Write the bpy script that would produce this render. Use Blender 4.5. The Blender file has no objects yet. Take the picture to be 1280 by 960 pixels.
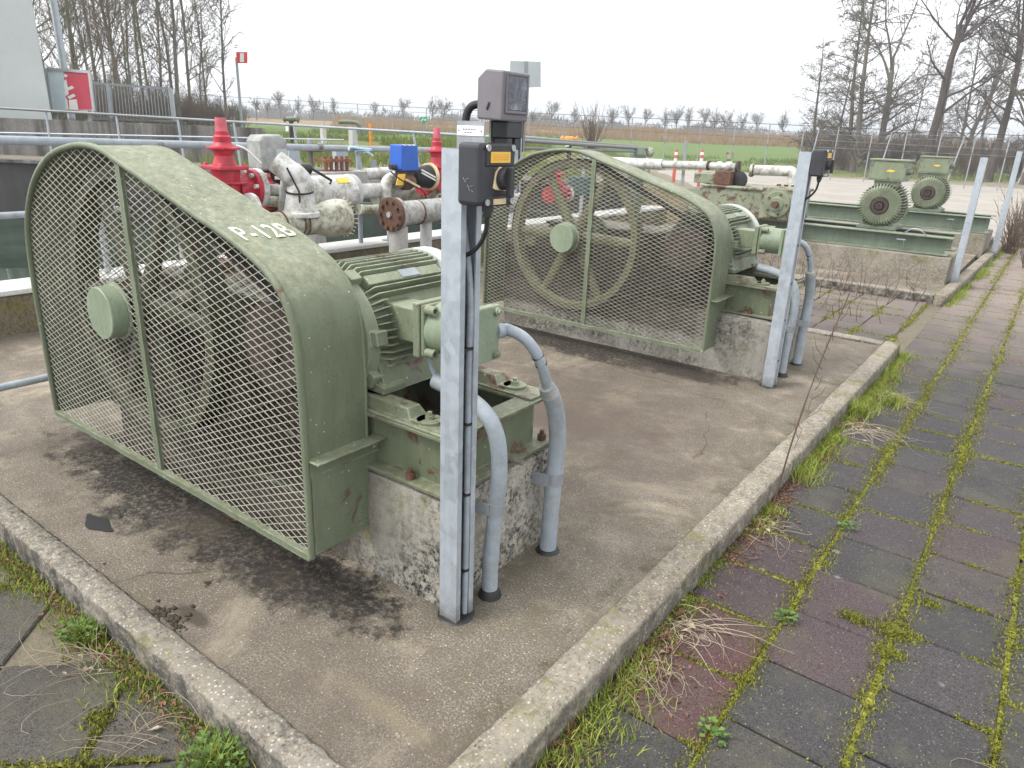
import bpy, math, random
from mathutils import Vector, Matrix, noise
random.seed(7)
C = bpy.context.scene.collection
R_ = math.radians
PI = math.pi
rnd = random.uniform

# ------------------------------------------------------------------ measuring tool (used only to work out real positions)
CAMH = 1.6
RM = ((0.7974827, 0.22881309, -0.55827047), (0.60218206, -0.24451417, 0.75999315), (0.03739134, -0.94226185, -0.33278295))
def ray(px, py):
    a, b = (px-640)/890.0, (py-480)/890.0
    return Vector([r[0]*a+r[1]*b+r[2] for r in RM])
FW = Vector((-0.592, 0.806, 0))      # horizontal viewing direction
SD = Vector((0.806, 0.592, 0))       # to the right of it
def at_d(px, py, d):
    r = ray(px, py); t = d/r.dot(FW); return Vector((0, 0, CAMH))+r*t
def at_x(px, py, X):
    r = ray(px, py); return Vector((0, 0, CAMH))+r*(X/r.x)
def sm(t):
    t = max(0.0, min(1.0, t)); return t*t*(3-2*t)

# ------------------------------------------------------------------ node helper
class NB:
    def __init__(s, name):
        s.m = bpy.data.materials.new(name); s.m.use_nodes = True
        s.t = s.m.node_tree; s.n = s.t.nodes; s.l = s.t.links
        s.b = s.n['Principled BSDF']; s._co = None
    def new(s, ty, **k):
        nd = s.n.new(ty)
        for a, v in k.items(): setattr(nd, a, v)
        return nd
    def put(s, sock, v):
        if hasattr(v, 'is_output') or isinstance(v, bpy.types.NodeSocket): s.l.new(v, sock)
        elif isinstance(v, (tuple, list)) and len(v) == 3 and sock.type == 'RGBA': sock.default_value = (*v, 1)
        else: sock.default_value = v
    def co(s):
        if s._co is None:
            tc = s.new('ShaderNodeTexCoord'); oi = s.new('ShaderNodeObjectInfo')
            mm = s.new('ShaderNodeVectorMath', operation='MULTIPLY_ADD')
            s.l.new(oi.outputs['Random'], mm.inputs[0]); mm.inputs[1].default_value = (13, 7, 5)
            s.l.new(tc.outputs['Object'], mm.inputs[2]); s._co = mm.outputs[0]
        return s._co
    def obj(s): return s.new('ShaderNodeTexCoord').outputs['Object']
    def scale(s, v, sc):
        mp = s.new('ShaderNodeMapping'); s.l.new(v, mp.inputs[0]); mp.inputs['Scale'].default_value = sc; return mp.outputs[0]
    def noise(s, sc, det=5, rough=.6, v=None, dist=0):
        nd = s.new('ShaderNodeTexNoise'); s.l.new(v or s.co(), nd.inputs['Vector'])
        nd.inputs['Scale'].default_value = sc; nd.inputs['Detail'].default_value = det
        nd.inputs['Roughness'].default_value = rough; nd.inputs['Distortion'].default_value = dist
        return nd.outputs[0]
    def vor(s, sc, v=None, feature='F1', out='Distance', rand=1):
        nd = s.new('ShaderNodeTexVoronoi', feature=feature); s.l.new(v or s.co(), nd.inputs['Vector'])
        nd.inputs['Scale'].default_value = sc; nd.inputs['Randomness'].default_value = rand
        return nd.outputs[out]
    def ramp(s, f, stops, mode='LINEAR'):
        nd = s.new('ShaderNodeValToRGB'); s.l.new(f, nd.inputs[0]); cr = nd.color_ramp; cr.interpolation = mode
        while len(cr.elements) < len(stops): cr.elements.new(.5)
        for e, (p, c) in zip(cr.elements, stops):
            e.position = p; e.color = (*c, 1) if isinstance(c, (tuple, list)) else (c, c, c, 1)
        return nd.outputs[0]
    def mix(s, f, a, b, mode='MIX'):
        nd = s.new('ShaderNodeMix', data_type='RGBA', blend_type=mode)
        s.put(nd.inputs[0], f); s.put(nd.inputs[6], a); s.put(nd.inputs[7], b); return nd.outputs[2]
    def math(s, op, a, b=0.0, c=0.0, clamp=False):
        nd = s.new('ShaderNodeMath', operation=op); nd.use_clamp = clamp
        s.put(nd.inputs[0], a); s.put(nd.inputs[1], b); s.put(nd.inputs[2], c); return nd.outputs[0]
    def up(s):
        g = s.new('ShaderNodeNewGeometry'); x = s.new('ShaderNodeSeparateXYZ'); s.l.new(g.outputs['Normal'], x.inputs[0]); return x.outputs[2]
    def xyz(s, v):
        x = s.new('ShaderNodeSeparateXYZ'); s.l.new(v, x.inputs[0]); return x.outputs
    def bump(s, h, st=.3, d=.01):
        nd = s.new('ShaderNodeBump'); s.l.new(h, nd.inputs['Height']); nd.inputs['Strength'].default_value = st
        nd.inputs['Distance'].default_value = d; s.l.new(nd.outputs[0], s.b.inputs['Normal'])
    def done(s, col, rough=.6, metal=0, spec=.5):
        s.put(s.b.inputs['Base Color'], col); s.put(s.b.inputs['Roughness'], rough); s.put(s.b.inputs['Metallic'], metal)
        s.put(s.b.inputs['Specular IOR Level'], spec); return s.m

M = {}
def plain(name, col, rough=.5, metal=0, var=.25, sc=9, spec=.5, rust=0):
    n = NB(name); f = n.noise(sc, 6, .65)
    c = n.mix(n.ramp(f, [(.3, 0.0), (.75, 1.0)]), tuple(x*(1-var) for x in col), tuple(min(1, x*(1+var)) for x in col))
    if rust:
        k = n.ramp(n.noise(sc*1.7, 8, .7, dist=.6), [(.62-rust, 0.0), (.68-rust, 1.0)])
        c = n.mix(k, c, n.ramp(n.noise(40, 4), [(.3, (.05, .022, .014)), (.7, (.16, .065, .03))]))
    n.bump(n.noise(sc*8, 4), .12, .004)
    M[name] = n.done(c, rough, metal, spec)

def painted(name, base, moss=.5, chips=.5, rust=0.0, rough=.5):
    n = NB(name)
    c = n.mix(n.ramp(n.noise(3.2, 6, .7), [(.3, 0.0), (.72, 1.0)]), tuple(x*.78 for x in base), tuple(x*1.15 for x in base))
    streak = n.ramp(n.noise(9, 6, .7, v=n.scale(n.co(), (1.6, 1.6, .22))), [(.42, 0.0), (.75, 1.0)])
    c = n.mix(n.math('MULTIPLY', streak, .7), c, (base[0]*.62, base[1]*.62, base[2]*.5))
    if moss:
        up = n.ramp(n.up(), [(.35, 0.0), (.9, 1.0)])
        k = n.math('MULTIPLY', up, n.ramp(n.noise(26, 8, .75), [(.36, 0.0), (.62, 1.0)]))
        c = n.mix(n.math('MULTIPLY', k, moss), c, n.ramp(n.noise(60, 3), [(.35, (.23, .225, .12)), (.65, (.35, .35, .27))]))
        dk = n.ramp(n.noise(75, 5, .8), [(.60, 0.0), (.68, 1.0)])
        c = n.mix(n.math('MULTIPLY', dk, .4), c, (.05, .06, .035))
    al = n.math('MULTIPLY', n.ramp(n.noise(85, 5, .85), [(.53, 0.0), (.60, 1.0)]), n.ramp(n.noise(2.7, 6, .7), [(.46, 0.0), (.62, 1.0)]))
    c = n.mix(n.math('MULTIPLY', al, .6), c, (.035, .04, .026))
    if rust:
        k = n.ramp(n.noise(7, 9, .7, dist=.5), [(.68-rust, 0.0), (.74-rust, 1.0)])
        c = n.mix(k, c, n.ramp(n.noise(50, 4), [(.3, (.05, .025, .02)), (.7, (.15, .075, .045))]))
    if chips:
        v = n.ramp(n.math('ADD', n.vor(30), n.math('MULTIPLY', n.noise(14, 4), .5)), [(.295, 1.0), (.315, 0.0)])
        c = n.mix(n.math('MULTIPLY', v, chips), c, (.62, .66, .58))
    bv = n.new('ShaderNodeBevel'); bv.samples = 4; bv.inputs[0].default_value = .009; ge = n.new('ShaderNodeNewGeometry')
    dt = n.new('ShaderNodeVectorMath', operation='DOT_PRODUCT'); n.l.new(bv.outputs[0], dt.inputs[0]); n.l.new(ge.outputs['Normal'], dt.inputs[1])
    edge = n.ramp(dt.outputs['Value'], [(.86, 1.0), (.97, 0.0)])
    c = n.mix(n.math('MULTIPLY', edge, n.ramp(n.noise(22, 7, .8), [(.38, 0.0), (.54, .85)])), c, n.mix(n.ramp(n.noise(9, 4), [(.45, 0.0), (.6, 1.0)]), (.42, .45, .36), (.11, .06, .035)))
    n.bump(n.noise(45, 6, .7), .14, .004)
    M[name] = n.done(c, n.ramp(n.noise(8, 5), [(.3, rough-.08), (.7, rough+.22)]), 0, .45)

GREEN = (.148, .176, .115)
painted('green_guard', (.142, .166, .108), moss=.7, chips=.85, rust=.02)
painted('green_paint', GREEN, moss=.5, chips=.6, rust=.04)
painted('green_pale', (.195, .228, .152), moss=.5, chips=.45, rust=.07)
painted('green_clean', (.22, .27, .19), moss=.25, chips=.2)
painted('wheel_shaded', (.05, .055, .032), moss=.25, chips=.2, rust=.08)  # near flywheel paint, shade inside the guard put into the colour
painted('green_base', (.145, .17, .108), moss=.65, chips=.7, rust=.125)
painted('green_wheel', (.125, .125, .065), moss=.7, chips=.3, rust=.06)
painted('green_beam', (.135, .175, .13), moss=.7, chips=.4, rust=.0)
painted('green_rusty', (.24, .27, .19), moss=.5, chips=.5, rust=.17)
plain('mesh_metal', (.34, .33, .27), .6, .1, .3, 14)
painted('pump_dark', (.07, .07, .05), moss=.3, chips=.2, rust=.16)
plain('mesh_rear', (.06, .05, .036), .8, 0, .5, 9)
plain('dark_inside', (.02, .018, .016), .8)
plain('belt_rubber', (.022, .019, .018), .75)
plain('pulley_dark', (.045, .03, .024), .7, 0, .5, 12)
plain('rust', (.11, .055, .035), .85, 0, .5, 20)
plain('bolt_steel', (.26, .25, .21), .5, .6, .4, 30)
plain('red_paint', (.42, .022, .042), .5, 0, .4, 11, rust=.04)
plain('red_faded', (.50, .10, .13), .55, 0, .3, 14)
plain('blue_plastic', (.012, .09, .42), .45, 0, .15, 5)
plain('yellow_label', (.75, .46, .05), .5, 0, .12)
plain('yellow_valve', (.60, .25, .03), .5, 0, .3)
plain('cream_paper', (.62, .50, .30), .7, 0, .3, 22)
plain('white_label', (.78, .78, .78), .5, 0, .05)
plain('ink_grey', (.25, .25, .25), .6)
plain('black_plastic', (.024, .025, .028), .5, 0, .5, 12)
plain('charcoal_box', (.026, .027, .034), .45, 0, .25, 10)
plain('black_rubber', (.012, .012, .013), .6)
plain('meter_grey', (.155, .145, .16), .55, 0, .16, 8)
plain('cap_grey', (.30, .31, .30), .8, 0, .4, 11)
plain('sign_green', (.02, .33, .14), .5)
plain('sign_red', (.60, .015, .03), .5, 0, .08)
plain('poster_red', (.55, .05, .085), .45, 0, .08, 3)
plain('poster_pale', (.50, .60, .62), .45, 0, .1, 3)
plain('white_paint', (.72, .72, .70), .5, 0, .12)
plain('bollard_red', (.50, .10, .07), .5, 0, .15)
plain('sign_back', (.40, .44, .44), .45, .4, .1, 4)
plain('alu_frame', (.45, .46, .46), .4, .7, .1)
plain('dirt', (.045, .035, .022), .95, 0, .5, 40)
plain('straw', (.36, .30, .21), .85, 0, .5, 6)
plain('stalk_brown', (.10, .055, .04), .85)
plain('pillar_white', (.36, .40, .40), .8, 0, .12, 1.2)
plain('rust_dark', (.04, .028, .022), .85, 0, .5, 7)
plain('rust_orange', (.20, .075, .04), .85, 0, .5, 20)
plain('teal_paint', (.04, .10, .10), .5, 0, .3)
plain('hose_blue', (.42, .58, .64), .45, 0, .1)
plain('oil_tar', (.012, .012, .013), .5)

def leafmat(name, a, b):
    n = NB(name); g = n.new('ShaderNodeNewGeometry')
    c = n.ramp(g.outputs['Random Per Island'], [(0.0, a), (1.0, b)])
    c = n.mix(n.math('MULTIPLY', n.noise(5, 3, v=n.obj()), .6), c, tuple(x*.6 for x in a))
    M[name] = n.done(c, .7, 0, .25)
leafmat('moss', (.085, .10, .014), (.33, .32, .045))
leafmat('grass', (.12, .19, .02), (.42, .44, .09))
leafmat('weed_leaf', (.06, .12, .025), (.14, .22, .05))
leafmat('dry_leaf', (.10, .045, .03), (.26, .14, .08))
leafmat('reed', (.24, .16, .085), (.44, .32, .18))
leafmat('field_grass', (.10, .15, .03), (.26, .28, .08))

def galv(name, a, b):
    n = NB(name)
    v = n.vor(38, out='Color'); vx = n.xyz(v)[0]
    c = n.mix(n.ramp(n.noise(6, 6, .7), [(.3, 0.0), (.75, 1.0)]), a, b)
    c = n.mix(n.math('MULTIPLY', vx, .35), c, tuple(x*1.25 for x in b))
    st = n.ramp(n.noise(10, 5, .7, v=n.scale(n.co(), (2, 2, .15))), [(.5, 0.0), (.8, 1.0)])
    c = n.mix(n.math('MULTIPLY', st, .4), c, tuple(x*.55 for x in a))
    zz = n.math('ADD', n.xyz(n.obj())[2], n.math('MULTIPLY', n.noise(30, 5), .12))
    c = n.mix(n.math('MULTIPLY', n.ramp(n.math('ABSOLUTE', zz), [(.06, 1.0), (.14, 0.0)]), .7), c, (.12, .105, .08))
    sc = n.ramp(n.noise(50, 5, .8, v=n.scale(n.co(), (1, 1, .25))), [(.62, 0.0), (.68, 1.0)]); c = n.mix(n.math('MULTIPLY', sc, .5), c, tuple(x*.5 for x in a))
    n.bump(n.noise(60, 3), .05, .003)
    M[name] = n.done(c, n.ramp(vx, [(0, .42), (1, .6)]), .35)
galv('galv', (.29, .325, .365), (.41, .45, .49)); galv('galv_dull', (.22, .24, .265), (.32, .345, .37))

def lagging(name, a, dirty):     # painted / taped pipe with grime
    n = NB(name)
    c = n.mix(n.ramp(n.noise(4, 6, .7), [(.35, 0.0), (.75, 1.0)]), a, tuple(x*.72 for x in a))
    up = n.ramp(n.up(), [(.05, 1.0), (.5, 0.0)])
    k = n.math('MULTIPLY', n.ramp(n.noise(11, 8, .75), [(.45, 0.0), (.62, 1.0)]), dirty)
    c = n.mix(k, c, (.13, .12, .06))
    sp = n.ramp(n.noise(70, 4, .8), [(.62, 0.0), (.7, 1.0)])
    c = n.mix(n.math('MULTIPLY', sp, .5), c, (.10, .085, .06))
    n.bump(n.noise(24, 6), .2, .01)
    M[name] = n.done(c, .6, 0, .4)
lagging('pipe_white', (.60, .60, .585), .7); lagging('pipe_grey', (.40, .40, .395), .75); lagging('pipe_dirty', (.50, .50, .42), .95)
lagging('pvc_grey', (.33, .375, .42), .3); lagging('clad_grey', (.47, .48, .49), .2)

def concrete(name, a, b, agg=0, mould=0, moss=0, sc=1.0, streak=0, side=0, darker=False, darker_above=-1):
    n = NB(name)
    c = n.mix(n.ramp(n.noise(1.6*sc, 7, .7), [(.3, 0.0), (.7, 1.0)]), a, b)
    c = n.mix(n.math('MULTIPLY', n.ramp(n.noise(90, 4, .7), [(.35, 0.0), (.7, 1.0)]), .35), c, tuple(x*.5 for x in a))
    h = n.noise(60, 6, .75)
    if agg:                                            # exposed gravel in the cement
        dv = n.new('ShaderNodeTexVoronoi'); n.l.new(n.co(), dv.inputs['Vector']); dv.inputs['Scale'].default_value = 85
        pc = n.xyz(dv.outputs['Color'])
        peb = n.ramp(pc[0], [(0, (.10, .085, .06)), (.3, (.30, .22, .13)), (.55, (.42, .37, .29)), (.8, (.55, .52, .46)), (1, (.20, .18, .16))])
        on = n.math('MULTIPLY', n.ramp(dv.outputs['Distance'], [(.28, 1.0), (.42, 0.0)]), n.math('GREATER_THAN', pc[1], 1-agg))
        c = n.mix(n.math('MULTIPLY', on, .8), c, peb)
        h = n.math('ADD', h, n.math('MULTIPLY', on, .7))
    if mould:
        big = n.ramp(n.noise(3.1, 5, .65), [(.36, 0.0), (.56, 1.0)])
        f = n.noise(48, 6, .8, dist=.4)
        k = n.math('MULTIPLY', n.ramp(f, [(.50, 0.0), (.57, 1.0)]), n.math('ADD', n.math('MULTIPLY', big, .9), .1), clamp=True)
        k2 = n.math('MULTIPLY', n.ramp(n.noise(24, 7, .8), [(.44, 0.0), (.60, 1.0)]), n.math('MULTIPLY', big, .85))
        c = n.mix(n.math('MULTIPLY', n.math('MAXIMUM', k, k2), mould), c, (.022, .021, .02))
    if streak:
        st = n.ramp(n.noise(5, 6, .7, v=n.scale(n.co(), (1, 1, .08))), [(.42, 0.0), (.62, 1.0)])
        c = n.mix(n.math('MULTIPLY', st, streak), c, (.035, .035, .03))
    if moss:
        k = n.ramp(n.noise(5, 8, .75), [(.62-moss*.25, 0.0), (.74-moss*.25, 1.0)])
        c = n.mix(n.math('MULTIPLY', k, .75), c, n.ramp(n.noise(30, 4), [(.3, (.07, .07, .02)), (.7, (.20, .19, .04))]))
    if side:                                           # black algae on the upright faces
        k = n.math('MULTIPLY', n.ramp(n.up(), [(.3, 1.0), (.7, 0.0)]), n.ramp(n.noise(14, 7, .8), [(.36, 0.0), (.55, 1.0)]))
        c = n.mix(n.math('MULTIPLY', k, side), c, (.02, .02, .02))
    if darker:                                            # plinth colour darkens towards the pump end
        X = n.xyz(n.obj())[0]
        k = n.ramp(n.math('ADD', X, n.math('MULTIPLY', n.math('SUBTRACT', n.noise(7, 7, .75), .5), .5)), [(1.55/2.4, 1.0), (1.85/2.4, 0.0)]) if False else n.math('SUBTRACT', 1.0, n.math('DIVIDE', n.math('SUBTRACT', n.math('ADD', X, n.math('MULTIPLY', n.math('SUBTRACT', n.noise(7, 7, .75), .5), .6)), 1.74), .3), clamp=True)
        if darker_above > 0: k = n.math('MULTIPLY', k, n.math('DIVIDE', n.math('SUBTRACT', n.math('ADD', n.xyz(n.obj())[2], n.math('MULTIPLY', n.math('SUBTRACT', n.noise(9, 6, .75), .5), .12)), darker_above), .04, clamp=True))
        c = n.mix(n.math('MULTIPLY', n.math('MINIMUM', k, 1.0), .85), c, (.045, .034, .029))
    n.bump(h, .5, .006)
    M[name] = n.done(c, .88, 0, .25)
concrete('plinth_conc', (.34, .32, .27), (.50, .48, .42), agg=.12, mould=1.0, moss=.22, streak=.3, darker=True)
concrete('plinth_pale', (.32, .30, .26), (.46, .44, .39), agg=.12, mould=.8, moss=.16, streak=.35, darker=True, darker_above=.20)
concrete('plinth_old', (.24, .21, .17), (.33, .30, .25), agg=.15, mould=.55, moss=.3)
concrete('kerb_conc', (.22, .19, .15), (.34, .31, .25), agg=.9, mould=.5, moss=.34, side=.7)
concrete('kerb_dark', (.22, .20, .165), (.33, .30, .25), agg=.85, mould=.6, moss=.26, side=.97)
concrete('basin_conc', (.17, .16, .15), (.25, .24, .23), agg=0, mould=.4, streak=.8, moss=.1)
concrete('basin_dark', (.045, .043, .045), (.075, .072, .072), streak=.5)
concrete('basin_green', (.035, .05, .04), (.07, .09, .075), streak=.4)
concrete('parapet_moss', (.14, .115, .07), (.26, .22, .15), mould=.6, moss=.5, streak=.4)
concrete('coping', (.50, .50, .48), (.66, .66, .64), mould=.15)
concrete('pier_conc', (.34, .33, .31), (.46, .45, .43), mould=.2)
concrete('pillar_conc', (.36, .39, .385), (.42, .45, .445), mould=.05, sc=.4)

def bark(name, a, b):
    n = NB(name)
    c = n.ramp(n.noise(3, 6, .7, v=n.scale(n.co(), (3, 3, .6))), [(.3, a), (.7, b)])
    n.bump(n.noise(12, 5), .5, .03); M[name] = n.done(c, .9, 0, .2)
bark('bark_grey', (.07, .058, .048), (.17, .15, .12)); bark('bark_brown', (.09, .06, .042), (.19, .145, .105)); bark('bark_dark', (.045, .036, .033), (.11, .09, .08))
bark('bark_green', (.08, .078, .045), (.17, .16, .10))

# ---- pad concrete: brownish aggregate with stains (the stains have shapes of their own)
def pad_mat():
    n = NB('pad_concrete'); p = n.obj()
    big = n.noise(1.1, 7, .7, v=p); fine = n.noise(150, 4, .85, v=p)
    c = n.ramp(big, [(.3, (.145, .122, .094)), (.5, (.22, .19, .15)), (.72, (.31, .278, .23))])
    c = n.mix(n.ramp(fine, [(.42, .85), (.57, 0.0)]), c, (.06, .05, .038)); c = n.mix(n.ramp(n.noise(120, 3, .7, v=p), [(.54, 0.0), (.68, .6)]), c, (.46, .42, .35)); c = n.mix(n.ramp(n.noise(5.5, 8, .78, v=p), [(.46, 0.0), (.62, .55)]), c, (.105, .085, .062)); c = n.mix(n.ramp(n.noise(2.2, 7, .72, v=p, dist=.5), [(.52, 0.0), (.66, .5)]), c, (.42, .36, .26)); c = n.mix(n.ramp(n.noise(3.7, 8, .8, v=n.scale(p, (1, 1.3, 1))), [(.57, 0.0), (.68, .55)]), c, (.13, .125, .05))
    dv = n.new('ShaderNodeTexVoronoi'); n.l.new(p, dv.inputs['Vector']); dv.inputs['Scale'].default_value = 95
    pc = n.xyz(dv.outputs['Color'])
    on = n.math('MULTIPLY', n.ramp(dv.outputs['Distance'], [(.20, 1.0), (.32, 0.0)]), n.math('GREATER_THAN', pc[1], .60))
    c = n.mix(n.math('MULTIPLY', on, .75), c, n.ramp(pc[0], [(0, (.12, .09, .06)), (.4, (.30, .22, .13)), (.8, (.42, .37, .30)), (1, (.60, .57, .51))]))
    X, Y, Z = n.xyz(p)
    nn = n.noise(5, 8, .75, v=p); nn2 = n.noise(17, 7, .8, v=p)
    def blob(cx, cy, rx, ry, soft, wob):
        dx = n.math('DIVIDE', n.math('SUBTRACT', X, cx), rx); dy = n.math('DIVIDE', n.math('SUBTRACT', Y, cy), ry)
        r = n.math('SQRT', n.math('ADD', n.math('MULTIPLY', dx, dx), n.math('MULTIPLY', dy, dy)))
        r = n.math('ADD', r, n.math('MULTIPLY', n.math('SUBTRACT', nn, .5), wob)); r = n.math('ADD', r, n.math('MULTIPLY', n.math('SUBTRACT', nn2, .5), wob*.6))
        return n.ramp(r, [(1-soft, 1.0), (1.0, 0.0)]) if soft < 1 else n.ramp(r, [(0, 1.0), (1.0, 0.0)])
    grit = n.ramp(n.noise(38, 7, .85, v=p), [(.40, .35), (.52, 1.0)])
    def stain(c, k, amt, col): return n.mix(n.math('MULTIPLY', n.math('MULTIPLY', k, grit) if amt > .9 else k, amt), c, col)
    for dy in (0, 3.35):
        c = stain(c, blob(-2.75, 1.43+dy, 1.30, .30, .3, 2.2), .97, (.014, .012, .010))
        c = stain(c, blob(-1.86, 1.38+dy, .38, .19, .35, 2.0), .97, (.008, .007, .007))
        c = stain(c, blob(-1.38, 1.60+dy, .17, .17, .7, .9), .6, (.05, .045, .03))
        c = stain(c, blob(-1.36, 2.05+dy, .12, .36, .8, .9), .5, (.06, .055, .035))
    c = stain(c, blob(-2.05, 1.0, .11, .035, .4, .9), .85, (.04, .03, .02)); c = stain(c, blob(-2.3, 3.3, 1.5, .5, .9, 1.5), .5, (.09, .07, .055))
    c = stain(c, blob(-1.25, 1.12, .30, .05, .9, 1.2), .4, (.30, .25, .15))
    m2 = n.math('MULTIPLY', n.ramp(n.math('ABSOLUTE', n.math('ADD', X, .99)), [(0, 1.0), (.07, 0.0)]), n.ramp(nn, [(.5, 0.0), (.6, 1.0)]))
    c = stain(c, m2, .8, (.05, .055, .02))
    wet = n.ramp(n.noise(.8, 7, .68, v=p), [(.44, 0.0), (.6, 1.0)])
    c = stain(c, blob(-2.2, 3.5, 1.4, .95, .8, 1.4), .62, (.085, .062, .05)); c = stain(c, wet, .42, (.085, .068, .055)); c = stain(c, n.ramp(n.noise(3.3, 7, .75, v=p), [(.56, 0.0), (.66, 1.0)]), .4, (.09, .075, .05))
    ed = n.new('ShaderNodeTexVoronoi', feature='DISTANCE_TO_EDGE'); wv = n.new('ShaderNodeVectorMath', operation='MULTIPLY_ADD'); nv = n.new('ShaderNodeTexNoise'); n.l.new(p, nv.inputs['Vector']); nv.inputs['Scale'].default_value = 3; nv.inputs['Detail'].default_value = 6
    n.l.new(nv.outputs['Color'], wv.inputs[0]); wv.inputs[1].default_value = (.35, .35, 0); n.l.new(p, wv.inputs[2]); n.l.new(wv.outputs[0], ed.inputs['Vector']); ed.inputs['Scale'].default_value = .55
    crk = n.math('MULTIPLY', n.ramp(ed.outputs['Distance'], [(.0015, 1.0), (.004, 0.0)]), n.ramp(n.noise(.7, 3, v=p), [(.5, 0.0), (.56, .75)]))
    c = n.mix(crk, c, (.04, .033, .025))
    n.bump(n.math('ADD', n.math('MULTIPLY', on, .5), n.noise(70, 6, .8, v=p)), .55, .006)
    M['pad'] = n.done(c, .85, 0, .3)
pad_mat()

def tile_mat(name, stops, spk=.5):
    n = NB(name); p = n.obj(); g = n.new('ShaderNodeNewGeometry')
    c = n.ramp(g.outputs['Random Per Island'], stops)
    if name == 'tile':                                 # the few tiles of redder rubber
        X_, Y_, Z_ = n.xyz(p)
        def cell(x0, x1, y0, y1): return n.math('MULTIPLY', n.math('MULTIPLY', n.math('GREATER_THAN', X_, x0), n.math('LESS_THAN', X_, x1)), n.math('MULTIPLY', n.math('GREATER_THAN', Y_, y0), n.math('LESS_THAN', Y_, y1)))
        c = n.mix(cell(-.82, -.475, 1.65, 2.34), c, (.105, .048, .045)); c = n.mix(cell(-.475, -.13, 2.17, 2.86), c, (.088, .058, .064)); c = n.mix(cell(-.82, -.475, 2.34, 3.03), c, (.078, .052, .058))
    c = n.mix(n.ramp(n.noise(6, 6, .7, v=p), [(.35, 0.0), (.75, .55)]), c, (.085, .08, .075))
    f = n.noise(210, 3, .8, v=p)
    c = n.mix(n.ramp(f, [(.38, .85), (.55, 0.0)]), c, (.010, .009, .009)); c = n.mix(n.ramp(n.noise(80, 4, .8, v=p), [(.56, 0.0), (.70, .5)]), c, (.17, .16, .155))
    dv = n.new('ShaderNodeTexVoronoi'); n.l.new(p, dv.inputs['Vector']); dv.inputs['Scale'].default_value = 90
    pc = n.xyz(dv.outputs['Color'])
    on = n.math('MULTIPLY', n.ramp(dv.outputs['Distance'], [(.14, 1.0), (.26, 0.0)]), n.math('GREATER_THAN', pc[1], 1-spk*.4))
    c = n.mix(n.math('MULTIPLY', on, n.math('MULTIPLY', pc[2], .6)), c, (.40, .37, .35)); c = n.mix(n.ramp(n.noise(2.3, 7, .75, v=p), [(.5, 0.0), (.68, .5)]), c, (.10, .095, .06))
    Y = n.xyz(p)[1]
    c = n.mix(n.math('MULTIPLY', n.ramp(n.math('ADD', n.math('MULTIPLY', Y, .08), n.math('MULTIPLY', n.noise(2, 4, v=p), .25)), [(.62, 0.0), (.95, 1.0)]), .7), c, (.27, .22, .19))
    lich = n.ramp(n.math('ADD', n.vor(3.1, v=p), n.math('MULTIPLY', n.noise(30, 4, v=p), .06)), [(.065, 1.0), (.09, 0.0)])
    c = n.mix(n.math('MULTIPLY', lich, .4), c, (.34, .34, .29))
    n.bump(f, .5, .004); M[name] = n.done(c, .85, 0, .3)
tile_mat('tile', [(0, (.042, .040, .042)), (.5, (.058, .054, .056)), (.84, (.066, .057, .061)), (.94, (.074, .053, .057)), (1, (.085, .052, .052))])
tile_mat('slab', [(0, (.06, .055, .047)), (.5, (.085, .077, .066)), (1, (.125, .11, .09))], .12)

def ground_mat():
    n = NB('ground_mix'); p = n.obj()
    a = n.new('ShaderNodeVertexColor', layer_name='cover').outputs[0]
    c = n.mix(n.ramp(n.noise(1.3, 8, .75, v=p), [(.3, 0.0), (.7, .55)]), a, n.mix(.5, a, (.06, .05, .03)))
    c = n.mix(n.ramp(n.noise(.12, 6, .7, v=p), [(.35, 0.0), (.7, .4)]), c, n.mix(.5, c, (.28, .24, .10)))
    c = n.mix(n.ramp(n.noise(28, 5, .8, v=p), [(.35, .5), (.6, 0.0)]), c, n.mix(.6, c, (.02, .02, .01)))
    n.bump(n.noise(9, 7, .8, v=p), .6, .05); M['ground'] = n.done(c, .95, 0, .15)
ground_mat()
def soil():
    n = NB('soil'); c = n.ramp(n.noise(30, 6, .8), [(.3, (.03, .024, .016)), (.7, (.09, .075, .05))]); n.bump(n.noise(60, 5), .6, .01); M['soil'] = n.done(c, .95)
soil()
def road():
    n = NB('apron'); p = n.obj()
    c = n.ramp(n.noise(.6, 7, .7, v=p), [(.3, (.27, .245, .215)), (.7, (.40, .37, .33))])
    c = n.mix(n.ramp(n.noise(60, 5, .8, v=p), [(.4, .5), (.6, 0.0)]), c, (.16, .14, .12))
    c = n.mix(n.ramp(n.noise(1.7, 7, .75, v=p), [(.58, 0.0), (.68, .6)]), c, (.20, .20, .09))
    n.bump(n.noise(50, 5, v=p), .4, .01); M['road'] = n.done(c, .9)
road()
def water():
    n = NB('pond_water'); c = n.ramp(n.noise(.9, 5, .6), [(.4, (.018, .035, .022)), (.7, (.04, .065, .045))])
    n.bump(n.noise(1.6, 3, .5), .05, .05); M['water'] = n.done(c, .05, 0, .5)
water()
def glass():
    n = NB('meter_window'); f = n.noise(28, 7, .8, dist=.5)
    c = n.ramp(f, [(.38, (.02, .022, .03)), (.55, (.09, .10, .13)), (.68, (.30, .33, .38))])
    M['window'] = n.done(c, n.ramp(f, [(.3, .12), (.7, .5)]), 0, .6)
glass()
def lettering():
    n = NB('stencil_white'); k = n.ramp(n.noise(70, 6, .85), [(.43, 1.0), (.53, 0.0)])
    M['stencil'] = n.done(n.mix(k, (.74, .74, .68), (.26, .29, .16)), .7)
lettering()

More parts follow.
